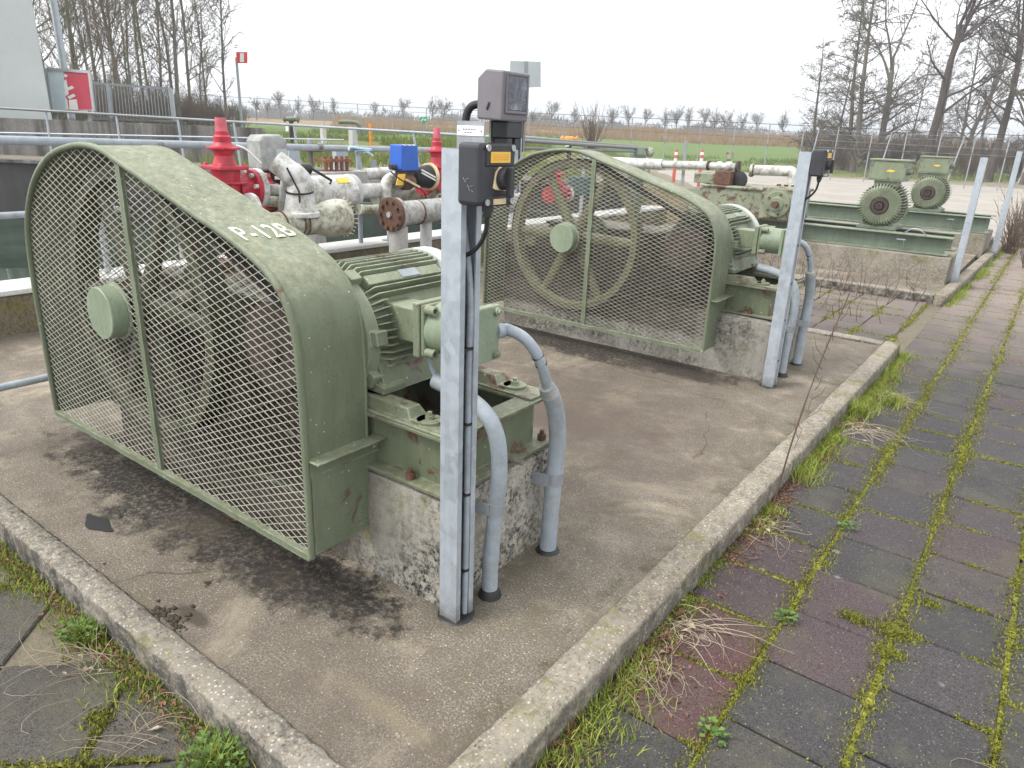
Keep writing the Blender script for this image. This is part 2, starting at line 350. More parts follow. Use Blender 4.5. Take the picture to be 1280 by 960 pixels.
# ------------------------------------------------------------------ mesh builder
class MB:
    def __init__(s, o=(0, 0, 0)): s.v = []; s.f = []; s.s = []; s.o = Vector(o)
    def add(s, vs, fs, smooth=False):
        b = len(s.v); s.v += [tuple(v) for v in vs]; s.f += [tuple(i+b for i in f) for f in fs]; s.s += [smooth]*len(fs); return s
    def box(s, x0, x1, y0, y1, z0, z1):
        return s.add([(x0, y0, z0), (x1, y0, z0), (x1, y1, z0), (x0, y1, z0), (x0, y0, z1), (x1, y0, z1), (x1, y1, z1), (x0, y1, z1)],
                     [(3, 2, 1, 0), (4, 5, 6, 7), (0, 1, 5, 4), (1, 2, 6, 5), (2, 3, 7, 6), (3, 0, 4, 7)])
    def obox(s, c, ax, ay, az):      # centre and three half-axis vectors
        c, ax, ay, az = map(Vector, (c, ax, ay, az)); vs = []
        for z in (-1, 1):
            for x, y in ((-1, -1), (1, -1), (1, 1), (-1, 1)): vs.append(c+ax*x+ay*y+az*z)
        return s.add(vs, [(3, 2, 1, 0), (4, 5, 6, 7), (0, 1, 5, 4), (1, 2, 6, 5), (2, 3, 7, 6), (3, 0, 4, 7)])
    def bar(s, a, b, w, h, upv=(0, 0, 1)):
        a, b = Vector(a), Vector(b); d = (b-a); u = Vector(upv); sd = d.cross(u)
        if sd.length < 1e-6: sd = d.cross(Vector((1, 0, 0)))
        sd.normalize(); u = sd.cross(d).normalized()
        return s.obox((a+b)/2, d/2, sd*w/2, u*h/2)
    def frame(s, d):
        d = Vector(d).normalized(); u = Vector((0, 0, 1)) if abs(d.z) < .9 else Vector((1, 0, 0))
        a = d.cross(u).normalized(); return d, a, a.cross(d).normalized()
    def lathe(s, p, d, prof, n=20, caps=True, smooth_prof=False):
        p = Vector(p); d, a, b = s.frame(d)
        def ring(t, r): return [p+d*t+(a*math.cos(2*PI*i/n)+b*math.sin(2*PI*i/n))*r for i in range(n)]
        if smooth_prof:
            vs = []; fs = []
            for t, r in prof: vs += ring(t, r)
            for k in range(len(prof)-1):
                for i in range(n): j = (i+1) % n; fs.append((k*n+i, k*n+j, (k+1)*n+j, (k+1)*n+i))
            s.add(vs, [f[::-1] for f in fs], True)
        else:
            for (t0, r0), (t1, r1) in zip(prof, prof[1:]):
                s.add(ring(t0, r0)+ring(t1, r1), [(i+n, (i+1) % n+n, (i+1) % n, i) for i in range(n)], True)
        if caps:
            if prof[0][1] > 0: s.add(ring(*prof[0]), [tuple(range(n))])
            if prof[-1][1] > 0: s.add(ring(*prof[-1]), [tuple(range(n))[::-1]])
        return s
    def cyl(s, a, b, r, r1=None, n=16):
        a, b = Vector(a), Vector(b); return s.lathe(a, b-a, [(0, r), ((b-a).length, r if r1 is None else r1)], n)
    def tube(s, pts, r, n=8, caps=True):
        pts = [Vector(p) for p in pts]; rs = r if isinstance(r, (list, tuple)) else [r]*len(pts)
        d, a, b = s.frame(pts[1]-pts[0]); vs = []; fs = []
        for k, p in enumerate(pts):
            t = (pts[min(k+1, len(pts)-1)]-pts[max(k-1, 0)]).normalized()
            a = (a-t*a.dot(t)).normalized(); b = t.cross(a)
            vs += [p+(a*math.cos(2*PI*i/n)+b*math.sin(2*PI*i/n))*rs[k] for i in range(n)]
        for k in range(len(pts)-1):
            for i in range(n): j = (i+1) % n; fs.append((k*n+i, k*n+j, (k+1)*n+j, (k+1)*n+i))
        s.add(vs, fs, True)
        if caps:
            s.add(vs[:n], [tuple(range(n))[::-1]]); s.add(vs[-n:], [tuple(range(n))])
        return s
    def prism(s, poly, lo, hi, axis='y'):
        def P(a, b, t): return {'y': (a, t, b), 'x': (t, a, b), 'z': (a, b, t)}[axis]
        n = len(poly); vs = [P(a, b, lo) for a, b in poly]+[P(a, b, hi) for a, b in poly]
        fs = [tuple(range(n)), tuple(range(n, 2*n))[::-1]]+[(i, i+n, (i+1) % n+n, (i+1) % n) for i in range(n)]
        return s.add(vs, fs)
    def bolt(s, p, d, r=.014, h=.014):
        p = Vector(p); d = Vector(d).normalized(); return s.lathe(p, d, [(0, r), (h, r)], 6)
    def ball(s, c, r, n=10, sq=(1, 1, 1)):
        vs = []; fs = []; c = Vector(c); m = n//2
        for k in range(m+1):
            t = PI*k/m
            for i in range(n): q = 2*PI*i/n; vs.append(c+Vector((r*sq[0]*math.sin(t)*math.cos(q), r*sq[1]*math.sin(t)*math.sin(q), r*sq[2]*math.cos(t))))
        for k in range(m):
            for i in range(n): j = (i+1) % n; fs.append((k*n+i, (k+1)*n+i, (k+1)*n+j, k*n+j))
        return s.add(vs, fs, True)
    def build(s, name, mat, parent=None, bevel=0, seg=2):
        me = bpy.data.meshes.new(name); o = s.o
        me.from_pydata([(v[0]-o.x, v[1]-o.y, v[2]-o.z) for v in s.v], [], s.f)
        me.polygons.foreach_set('use_smooth', s.s); me.update()
        if isinstance(mat, str): mat = M[mat]
        me.materials.append(mat)
        ob = bpy.data.objects.new(name, me); C.objects.link(ob)
        if parent is not None: ob.parent = parent
        else: ob.location = o
        if bevel:
            b = ob.modifiers.new('Bevel', 'BEVEL'); b.width = bevel; b.segments = seg; b.limit_method = 'ANGLE'; b.angle_limit = R_(40)
        return ob

def curve(pts, n=8):                 # Catmull-Rom through the points
    P = [Vector(p) for p in pts]; P = [P[0]*2-P[1]]+P+[P[-1]*2-P[-2]]; out = []
    for k in range(1, len(P)-2):
        a, b, c, d = P[k-1:k+3]
        for i in range(n):
            t = i/n; out.append(.5*((2*b)+(c-a)*t+(2*a-5*b+4*c-d)*t*t+(3*b-a-3*c+d)*t**3))
    return out+[P[-2]]

def tag(o, label=None, cat=None, group=None, kind=None):
    if label: o['label'] = label
    if cat: o['category'] = cat
    if group: o['group'] = group
    if kind: o['kind'] = kind
    return o
def thing(name, loc, label, cat, group=None):
    o = bpy.data.objects.new(name, None); C.objects.link(o); o.location = loc; o.empty_display_size = .1
    return tag(o, label, cat, group)
def copy_tree(o, parent=None):
    c = o.copy(); C.objects.link(c); c.parent = parent
    for ch in list(o.children): copy_tree(ch, c)
    return c
def struct(o): return tag(o, kind='structure')

# ------------------------------------------------------------------ terrain, ground
HAZE, SKYV, EXPO = .0017, 10.2, 1.0
PZ = -.08       # path level; the pump pad is z = 0
def terr(s, d):
    zr = -.10+1.4*sm((d-44)/48); zl = .70+.40*sm((d-15)/12)+.25*sm((d-28)/60)
    k = sm((s-2.2)/(3+d*.06)); z = zl*(1-k)+zr*k
    z += .75*sm((d-90)/9)
    return z+.12*noise.noise(Vector((s*.09, d*.09, 0)))*sm((d-46)/20)
def cover(s, d):
    w = noise.noise(Vector((s*.07, d*.07, 3)))*.5+noise.noise(Vector((s*.3, d*.3, 9)))*.4
    ang = s/d
    left = 1-sm((s-2)/(3+d*.06))
    grav = (.26, .235, .19); olive = (.15, .17, .06); green = (.105, .185, .045); tan = (.30, .215, .125); far = (.16, .18, .11); lit = (.13, .115, .07)
    g0 = 18 if left > .5 else 42.5
    c = grav
    def mixc(a, b, t): return tuple(x*(1-t)+y*t for x, y in zip(a, b))
    c = mixc(c, olive, sm((d+w*3-g0)/2.5)); c = mixc(c, green, sm((d+w*4-g0-(4 if left < .5 else 7))/5))
    if left > .5 and w > .12 and d < 40: c = mixc(c, (.26, .22, .12), min(1, (w-.12)*4))
    c = mixc(c, tan, sm((d+w*7-84)/5)*(1-sm((d+w*4-112)/10))); c = mixc(c, far, sm((d+w*4-112)/10))
    if ang > .34: c = mixc(c, lit, sm((ang-.34)/.08)*sm((d-47)/6)*.75)
    return c
def make_ground():
    mb = MB(); cols = []
    def P(s, d, z): v = SD*s+FW*d; return (v.x, v.y, z)
    ds = [14.6, 14.61]+[15+i*1.0 for i in range(1, 36)]+[51+i*1.6 for i in range(40)]+[120+i*14 for i in range(12)]+[320, 420, 600, 900, 1500]
    ns = 130
    for i, d in enumerate(ds):
        for j in range(ns+1):
            u = (j/ns-.5)*2; s = (u*.9+u**3*.5)*(d*1.0+8)
            mb.v.append(P(s, d, -1.2 if i == 0 else terr(s, d))); cols.append(cover(s, d))
    for i in range(len(ds)-1):
        for j in range(ns):
            a = i*(ns+1)+j; mb.f.append((a, a+1, a+ns+2, a+ns+1)); mb.s.append(True)
    # flat sheet round the pads
    b = len(mb.v)
    def yl(x): return (14.62+.592*x)/.806
    xs = [-6.4+i*1.2 for i in range(0, 26)]
    for x in xs:
        for k in range(12):
            y = -14+(yl(x)+14)*k/11; mb.v.append((x, y, -.10)); cols.append((.20, .175, .14))
    for i in range(len(xs)-1):
        for k in range(11):
            a = b+i*12+k; mb.f.append((a, a+12, a+13, a+1)); mb.s.append(False)
    o = mb.build('ground', 'ground'); struct(o)
    at = o.data.color_attributes.new('cover', 'FLOAT_COLOR', 'POINT')
    at.data.foreach_set('color', [x for c in cols for x in (*c, 1)])
make_ground()

# paved apron / service road beyond the units (sheet above the ground)
far = [at_d(860, 213, 44), at_d(957, 217, 43), at_d(1046, 222, 41), at_d(1130, 226, 40), at_d(1290, 235, 36.5), at_d(1500, 243, 35)]
poly = [(-19, 21), (-6.2, 17.5), (8, 17.5), (22, 17.5)]
vs = [(p.x, p.y, -.088) for p in far]+[(x, y, -.088) for x, y in reversed(poly)]
struct(MB().add(vs, [tuple(range(len(vs)))[::-1]]).build('service_road', 'road'))

# pump pads
struct(MB().box(-6.15, -.945, .915, 6.60, -.3, 0).build('pump_pad', 'pad'))
struct(MB().box(-5.2, -.93, 9.52, 17.3, -.3, 0).build('pump_pad', 'pad'))
def kerb_run(name, a, b, w, mat, seed):     # slightly uneven cast kerb
    rg = random.Random(seed); a = Vector(a); b = Vector(b); d = (b-a); L = d.length; d.normalize(); sd = Vector((d.y, -d.x, 0))
    mb = MB(); n = max(2, int(L/.025)); prof = [(-w/2, -.3), (-w/2, .018), (-w/2+.012, .026), (w/2-.02, .026), (w/2-.003, .010), (w/2+.004, -.3)]
    vs = []; fs = []
    for i in range(n+1):
        p0 = a+d*(L*i/n)
        for q, (u, z) in enumerate(prof):
            jz = 0 if z < -.2 else rg.uniform(-.003, .002)+.006*noise.noise(p0*9)+.004*noise.noise(p0*31); ju = rg.uniform(-.004, .003)
            p = a+d*(L*i/n)+sd*(u+ju); vs.append((p.x, p.y, z+jz))
    m = len(prof)
    for i in range(n):
        for q in range(m-1): k = i*m+q; fs.append((k, k+1, k+m+1, k+m))
    fs += [tuple(range(m))[::-1], tuple(range(n*m, n*m+m))]
    mb.add(vs, fs, True); return struct(mb.build(name, mat))
kerb_run('kerb', (-.885, .80, 0), (-.885, 6.72, 0), .13, 'kerb_conc', 1)
kerb_run('kerb', (-.952, .865, 0), (-6.15, .865, 0), .105, 'kerb_dark', 2)
kerb_run('kerb', (-6.15, 6.655, 0), (-.952, 6.655, 0), .11, 'kerb_dark', 3)
kerb_run('kerb', (-5.2, 9.455, 0), (-.93, 9.455, 0), .13, 'kerb_dark', 4)
kerb_run('kerb', (-.865, 9.39, 0), (-.70, 17.3, 0), .13, 'kerb_conc', 5)

# path of square rubber-faced tiles
TW = .345
def tile_box(mb, cx, cy, hx, hy, ca, sa, z, rg):
    def P(x, y, zz): return (cx+x*ca-y*sa, cy+x*sa+y*ca, zz)
    t = [rg.uniform(-.004, .004)for _ in range(4)]; b = .006; vs = []
    for (x, y), dz in zip(((-1, -1), (1, -1), (1, 1), (-1, 1)), t): vs.append(P(x*hx, y*hy, z-.05))
    for (x, y), dz in zip(((-1, -1), (1, -1), (1, 1), (-1, 1)), t): vs.append(P(x*hx, y*hy, z-b+dz))
    for (x, y), dz in zip(((-1, -1), (1, -1), (1, 1), (-1, 1)), t): vs.append(P(x*(hx-b), y*(hy-b), z+dz))
    mb.add(vs, [(8, 9, 10, 11)]+[(i, (i+1) % 4, (i+1) % 4+4, i+4) for i in range(4)]+[(i+4, (i+1) % 4+4, (i+1) % 4+8, i+8) for i in range(4)])
mb = MB(); rg = random.Random(5); JX = [-.82+TW*i for i in range(0, 22)]; OFF = [rg.random()*TW for _ in JX]
OFF[0] = .27; OFF[1] = .10; OFF[2] = .22; OFF[3] = .05
for i, x in enumerate(JX):
    for k in range(-4, 53):
        y = OFF[i]+k*TW
        if y < -.8-i*.1 or y > 17.2: continue
        tile_box(mb, x+TW/2, y+TW/2, TW/2-.005, TW/2-.004, 1, rg.uniform(-.006, .006), PZ, rg)
for k in range(14):                      # strip of tiles between the two pads
    for r in range(8):
        tile_box(mb, -.98-TW*(k+.5), 6.72+TW*(r+.5)-.06, TW/2-.005, TW/2-.005, 1, rg.uniform(-.01, .01), PZ, rg)
struct(mb.build('path', 'tile'))
mb = MB(); a0 = R_(43); ca, sa = math.cos(a0), math.sin(a0); TS = .42
for i in range(-18, 14):
    for k in range(-14, 14):
        x, y = -2.1+(i*ca-k*sa)*TS, .53+(i*sa+k*ca)*TS
        if y < .82 and -6 < x < -.9 and y > -3: tile_box(mb, x, y, TS/2-.006, TS/2-.006, ca, sa, PZ-.006, rg)
struct(mb.build('pavement', 'slab'))

# ------------------------------------------------------------------ moss, grass, weeds, litter
def blade(mb, x, y, z, h, w, lean, rg, n=2):
    q = rg.uniform(0, 2*PI); p = rg.uniform(0, 2*PI); dx, dy = math.cos(q)*w, math.sin(q)*w; lx, ly = math.cos(p)*lean*h, math.sin(p)*lean*h
    mb.add([(x-dx, y-dy, z), (x+dx, y+dy, z), (x+lx*.35+dx*.6, y+ly*.35+dy*.6, z+h*.6), (x+lx*.35-dx*.6, y+ly*.35-dy*.6, z+h*.6), (x+lx, y+ly, z+h)], [(0, 1, 2, 3), (3, 2, 4)])
def moss_line(mb, a, b, wid, dens, h, rg, gate, fr=3.0, seed=0):
    a = Vector(a); b = Vector(b); d = b-a; L = d.length; d.normalize(); sd = Vector((d.y, -d.x, 0))
    n = int(L*dens)
    if dens > 200:                               # cushion under the blades
        m = max(2, int(L/.012)); row = []
        for i in range(m+1):
            p = a+d*(L*i/m); k = noise.noise(Vector((p.x*fr, p.y*fr, seed)))+.5*noise.noise(Vector((p.x*fr*4, p.y*fr*4, seed)))
            row.append((p, max(0, wid*(.10+min(.5, (k-gate)*.5)))*rg.uniform(.5, 1.2) if k > gate else 0))
        for (p, w0), (q, w1) in zip(row, row[1:]):
            if w0 and w1:
                z0 = PZ+rg.uniform(-.004, .003); z1 = PZ+rg.uniform(-.004, .003); w0 *= .7; w1 *= .7
                mb.add([p-sd*w0+Vector((0, 0, PZ-.004)), p+Vector((0, 0, z0)), p+sd*w0+Vector((0, 0, PZ-.004)), q-sd*w1+Vector((0, 0, PZ-.004)), q+Vector((0, 0, z1)), q+sd*w1+Vector((0, 0, PZ-.004))], [(0, 1, 4, 3), (1, 2, 5, 4)])
    for _ in range(n):
        t = rg.random()*L; p = a+d*t
        k = noise.noise(Vector((p.x*fr, p.y*fr, seed)))+.5*noise.noise(Vector((p.x*fr*4, p.y*fr*4, seed)))
        if k < gate: continue
        ww = wid*(.35+min(1.2, (k-gate)*1.6)); u = rg.gauss(0, .4)*ww; q = p+sd*u
        blade(mb, q.x, q.y, PZ-.004, h*rg.uniform(.4, 1.2), rg.uniform(.002, .0045), rg.uniform(.2, 1.1), rg)
mo = MB(); rg = random.Random(11)
gates = {1: -.8, 2: -.7, 3: -.35, 4: -.1}
for i in range(1, 6):
    moss_line(mo, (JX[i], .8+max(0, i-2)*.6, 0), (JX[i], 6, 0), .05, 1900, .013, rg, gates.get(i, .0), 2.6, i)
    moss_line(mo, (JX[i], 6, 0), (JX[i], 16.5, 0), .07, 500, .018, rg, gates.get(i, .0)+.1, 1.2, i)
for i in range(0, 6):
    for k in range(0, 40):
        y = OFF[i]+k*TW
        if .9 < y < 14: moss_line(mo, (JX[i], y, 0), (JX[i+1], y, 0), .032, 1100 if y < 5 else 300, .012, rg, .02 if i else -.15, 2.2, 20)
for k in range(12): moss_line(mo, (-.98-TW*k, 6.74, 0), (-.98-TW*k, 9.3, 0), .07, 420, .02, rg, -.15, 1.6, 31)
for r in range(8): moss_line(mo, (-5, 6.66+TW*r, 0), (-.95, 6.66+TW*r, 0), .07, 420, .02, rg, -.05, 1.6, 32)
for i in range(-18, 14):                    # joints of the left slabs
    for (ux, uy, vx, vy) in ((ca, sa, -sa, ca), (-sa, ca, ca, sa)):
        ox, oy = -2.1+(i+.5)*ux*TS, .53+(i+.5)*uy*TS
        a = Vector((ox-vx*6, oy-vy*6, 0)); dv = Vector((vx, vy, 0))
        for q in range(60):
            p = a+dv*q*.2; p2 = a+dv*(q+1)*.2
            if p.y < .80 and p2.y < .80 and -3.6 < p.x < -1.2 and p.y > .2: moss_line(mo, p, p2, .03, 1000, .013, rg, .02, 3.1, 40)
# wider patches where several joints meet
for (x, y, r, n) in ((-.12, 2.62, .07, 2200), (-.27, 2.61, .05, 900), (-.12, 2.48, .05, 900), (-.47, 2.02, .05, 300), (-.05, 2.9, .05, 300), (.24, 2.05, .06, 400), (-1.92, .62, .06, 400)):
    for _ in range(n):
        q = rg.uniform(0, 2*PI); k = abs(rg.gauss(0, .6))*r; blade(mo, x+math.cos(q)*k, y+math.sin(q)*k*.8, PZ-.004, rg.uniform(.006, .016), .003, rg.uniform(.3, 1.1), rg)
tag(mo.build('moss', 'moss'), 'yellow green moss filling the joints of the tiles', 'moss', kind='stuff')

gr = MB(); rg = random.Random(12)
def kerb_grass(a, b, side, dens, h, gate, seed):
    a = Vector(a); b = Vector(b); d = b-a; L = d.length; d.normalize(); sd = Vector(side)
    for _ in range(int(L*dens)):
        t = rg.random()*L; p = a+d*t
        k = noise.noise(Vector((p.x*1.9, p.y*1.9, seed)))+.6*noise.noise(Vector((p.x*7, p.y*7, seed)))
        if k < gate: continue
        u = abs(rg.gauss(0, .055))*(.5+k-gate); q = p+sd*u
        blade(gr, q.x, q.y, PZ-.01, h*rg.uniform(.4, 1.2)*(.5+min(.9, k-gate)), rg.uniform(.0015, .0035), rg.uniform(.2, .9), rg)
kerb_grass((-.82, .9, 0), (-.82, 6.7, 0), (1, 0, 0), 2600, .036, -.5, 1)
kerb_grass((-.82, 3.6, 0), (-.82, 6.7, 0), (1, 0, 0), 900, .07, -.1, 4)
kerb_grass((-.80, 9.3, 0), (-.64, 17, 0), (1, 0, 0), 500, .09, -.3, 2)
kerb_grass((-1.3, .808, 0), (-3.6, .808, 0), (0, -1, 0), 2000, .028, .0, 3)
for (x, y, n, r, h) in ((-2.33, .76, 260, .07, .05), (-1.52, .75, 420, .09, .06), (.30, 1.98, 300, .05, .08), (-.78, 4.9, 300, .10, .11), (-.62, 5.3, 220, .14, .09), (-.75, 1.15, 500, .07, .06)):
    for _ in range(n):
        q = rg.uniform(0, 2*PI); k = abs(rg.gauss(0, .6))*r; blade(gr, x+math.cos(q)*k, min(.80, y+math.sin(q)*k) if y < .8 and x < -1 else y+math.sin(q)*k, PZ-.01, h*rg.uniform(.5, 1.3), .003, rg.uniform(.3, .9), rg)
tag(gr.build('grass', 'grass'), 'short green grass growing along the kerbs', 'grass', kind='stuff')

def weed(x, y, z, n, r, h, seed, label):          # little rosette of broad leaves
    g = random.Random(seed); mb = MB((x, y, z))
    for _ in range(n):
        q = g.uniform(0, 2*PI); k = g.random()**.7*r; cx, cy = x+math.cos(q)*k, y+math.sin(q)*k; l = g.uniform(.010, .024); w = l*.42; up = g.uniform(.2, .8)*h; zz = z+g.uniform(.2, 1)*h
        dx, dy = math.cos(q), math.sin(q)
        mb.add([(cx, cy, zz), (cx+dx*l*.5-dy*w, cy+dy*l*.5+dx*w, zz+up*.3), (cx+dx*l, cy+dy*l, zz+up*.25), (cx+dx*l*.5+dy*w, cy+dy*l*.5-dx*w, zz+up*.3)], [(0, 1, 2, 3)])
    tag(mb.build('weed', 'weed_leaf'), label, 'weed', 'small leafy weeds in the paving')
weed(-2.33, .755, PZ, 130, .07, .05, 1, 'leafy green weed against the left kerb near the frame edge')
weed(-1.50, .74, PZ, 170, .08, .06, 2, 'leafy green weed at the foot of the left kerb, lower middle')
weed(-.475, 2.42, PZ, 40, .035, .03, 3, 'small weed rosette in the joint beside the purple tiles')
weed(-.47, 1.72, PZ, 45, .04, .03, 4, 'small weed rosette between red tile and charcoal tile')
weed(.26, 1.78, PZ, 50, .04, .04, 6, 'weed rosette at the right picture edge by the straw tuft')
weed(-.45, 3.3, PZ, 40, .04, .03, 8, 'weed rosette beside the brown stalk on the path')

def straw_tuft(x, y, z, n, L, seed, label, dirs=(0, 2*PI), droop=.75):
    g = random.Random(seed); mb = MB((x, y, z)); main = (dirs[0]+dirs[1])/2; sp = (dirs[1]-dirs[0])/2
    for _ in range(n):
        q = main+g.gauss(0, .5)*sp; l = L*g.choice((.3, .5, .7, .9, 1.15))*g.uniform(.7, 1.1); h = l*abs(g.gauss(.06, .14)); bx, by = x+g.gauss(0, .045), y+g.gauss(0, .06); bend = g.gauss(0, .9); k2 = g.gauss(0, 1.2)
        px, py = bx, by; pts = []
        for i in range(7):
            t = i/6; pts.append((px, py, z+.004+h*math.sin(PI*min(1, t*1.15))*(1-.2*t)+g.uniform(0, .003))); a = q+bend*t+k2*t*t; px += math.cos(a)*l/6; py += math.sin(a)*l/6
        w = g.uniform(.5, 1.1); mb.tube(pts, [.0015*w, .0015*w, .0013*w, .0012*w, .001*w, .0008*w, .0005*w], 3, False)
    for _ in range(n//4):                         # broken bits and dead leaf scraps at the base
        bx, by = x+g.gauss(0, .06), y+g.gauss(0, .08); a = g.uniform(0, 6.28); l = g.uniform(.01, .03); c, s = math.cos(a)*l, math.sin(a)*l; w = .35
        mb.add([(bx, by, z+.004), (bx+c-s*w, by+s+c*w, z+g.uniform(.005, .02)), (bx+c*1.6, by+s*1.6, z+.006), (bx+c+s*w, by+s-c*w, z+g.uniform(.004, .016))], [(0, 1, 2, 3)])
    tag(mb.build('dry_grass_tuft', 'straw'), label, 'dry grass', 'tufts of dead grass in the paving')
straw_tuft(-.74, 2.16, PZ, 48, 0.27, 1, 'largest dead grass tuft, sprawled over the purple tile beside the kerb', (-1.6, 1.0))
straw_tuft(-.76, 1.86, PZ, 33, 0.24, 2, 'dead grass tuft draped over the red tile next to the kerb', (-1.8, .6))
straw_tuft(-.77, 3.05, PZ, 24, 0.22, 3, 'small dead grass tuft at the kerb below the brown stalk', (-1.8, .9))
straw_tuft(-.72, 4.6, PZ, 42, 0.36, 4, 'long bleached grass tuft where the kerb meets green grass', (-1.5, 1.5), .5)
straw_tuft(-.66, 5.4, PZ, 48, 0.36, 5, 'dead grass tuft by the far corner of the near pad', (-1.5, 2.0), .5)
straw_tuft(.27, 2.05, PZ, 20, 0.14, 6, 'pale dead grass tuft at the right picture edge', (1.5, 4.6), .4)
straw_tuft(-2.15, .70, PZ, 30, 0.36, 7, 'dead grass strands over the slabs left of the left kerb', (2.6, 4.6))
straw_tuft(-1.72, .74, PZ, 15, 0.26, 8, 'thin dead grass strands over the dark slab in the lower left', (2.8, 4.8))
straw_tuft(-.05, 9.7, PZ, 54, 0.31, 9, 'bushy brown dead tuft on the far path', (0, 6.28), .3)

lit = MB(); rg = random.Random(21)
for _ in range(5200):
    if rg.random() < .75: x, y = -.815+abs(rg.gauss(0, .05)), rg.uniform(.9, 6.7)
    elif rg.random() < .5: x, y = rg.uniform(-3.4, -1.2), .80-abs(rg.gauss(0, .04))
    else: x, y = -.72+rg.gauss(0, .08), rg.choice((2.1, 1.9, 3.05, 4.6, 5.4))+rg.gauss(0, .12)
    if noise.noise(Vector((x*3, y*3, 60))) < -.12: continue
    a = rg.uniform(0, 6.28); l = rg.uniform(.003, .013); c_, s_ = math.cos(a)*l, math.sin(a)*l; z = PZ+rg.uniform(.001, .012)
    lit.add([(x-c_, y-s_, z), (x-s_*.5, y+c_*.5, z+rg.uniform(0, .006)), (x+c_, y+s_, z), (x+s_*.5, y-c_*.5, z+rg.uniform(0, .006))], [(0, 1, 2, 3)])
tag(lit.build('leaf_litter', 'dry_leaf'), 'brown crumbled leaf litter along the kerbs', 'leaf litter', kind='stuff')
def oak_leaf(x, y, z, size, seed, label):
    g = random.Random(seed); mb = MB((x, y, z)); q = g.uniform(0, 6.28); out = []
    for i in range(18):
        a = 2*PI*i/18; r = size*(.55+.45*abs(math.cos(a)))*(1 if i % 2 else .62); xx, yy = math.cos(a)*r, math.sin(a)*r*.6
        out.append((x+xx*math.cos(q)-yy*math.sin(q), y+xx*math.sin(q)+yy*math.cos(q), z+.012+.35*abs(yy)+g.uniform(0, .008)))
    mb.add([(x, y, z+.006)]+out, [(0, i+1, (i+1) % 18+1) for i in range(18)], False)
    tag(mb.build('dead_leaf', 'dry_leaf'), label, 'leaf', 'dead oak leaves on the paving')
for i, (px, py, sz, lb) in enumerate([
    (712, 915, .045, 'large curled brown leaf at the kerb, bottom middle'), (695, 935, .035, 'dark brown leaf lying lowest against the kerb'), (728, 905, .03, 'brown leaf tip above the large curled leaf by the kerb'),
    (850, 770, .035, 'brown leaf in the straw against the kerb, upper one'), (880, 762, .028, 'tan leaf on top of the large straw tuft'), (812, 842, .025, 'tan oak leaf on the red tile'), (828, 800, .03, 'red brown leaf between the two straw tufts'),
    (785, 862, .03, 'brown leaf wedged by kerb beside the red tile'), (948, 660, .035, 'brown leaf under the brown stalk by the kerb'), (128, 797, .03, 'reddish leaf on the left slabs by the kerb'), (187, 853, .022, 'small tan leaf in the moss of the left kerb'), (284, 952, .05, 'purple brown leaf at the bottom edge beside the left kerb'), (1070, 530, .03, 'pale leaf on the path by the bleached grass')]):
    r = ray(px, py); t = (PZ-CAMH)/r.z; p = Vector((0, 0, CAMH))+r*t; oak_leaf(p.x, p.y, PZ, sz, i, lb)
for i, (px, py, sz, lb) in enumerate([(290, 652, .04, 'curled dead leaf under the near belt guard'), (320, 660, .035, 'dead leaf on the oily stain under the near belt guard'), (607, 640, .02, 'yellowed leaf at the foot of the near concrete plinth')]):
    r = ray(px, py); t = (0-CAMH)/r.z; p = Vector((0, 0, CAMH))+r*t; oak_leaf(p.x, p.y, 0, sz, 50+i, lb)

def clump(px, py, r0, mat, label, seed, flat=.35, name='dirt_clump', cat='dirt', grp='dirt clumps on the concrete pad'):
    r = ray(px, py); t = (0-CAMH)/r.z; p = Vector((0, 0, CAMH))+r*t; g = random.Random(seed); mb = MB((p.x, p.y, 0))
    for _ in range(90 if r0 > .03 else 16):
        a = g.uniform(0, 6.28); k = abs(g.gauss(0, .5))*r0; s = g.choice((.002, .003, .004, .006, .009))*(1 if r0 > .03 else .7)*g.uniform(.6, 1.2)
        mb.ball((p.x+math.cos(a)*k*1.3, p.y+math.sin(a)*k*.7, s*flat), s, 6, (1.3, 1, flat*1.3))
    tag(mb.build(name, mat), label, cat, grp)
clump(215, 775, .07, 'dirt', 'largest clump of dark soil, by the left kerb', 1)
clump(200, 765, .05, 'dirt', 'clump of dark soil touching the largest one at left kerb', 2)
clump(258, 729, .02, 'dirt', 'dark crumb of soil on the pad right of the largest clump', 3)
clump(240, 758, .015, 'dirt', 'thin dark crumb just above the largest soil clump', 4)
clump(130, 705, .025, 'dirt', 'dark crumbs beside the left kerb higher up', 5)
clump(150, 645, .02, 'dirt', 'dark crumb above the black tar patch', 6)
r = ray(122, 655); p = Vector((0, 0, CAMH))+r*(-CAMH/r.z); mb = MB((p.x, p.y, 0))
mb.prism([(p.x+math.cos(a)*.10*(1+.2*math.sin(3*a)), p.y+math.sin(a)*.035*(1+.25*math.cos(4*a))) for a in [2*PI*i/22 for i in range(22)]], .0005, .004, 'z')
tag(mb.build('tar_patch', 'oil_tar'), 'flat black tar patch on the pad left of the near guard', 'tar patch')

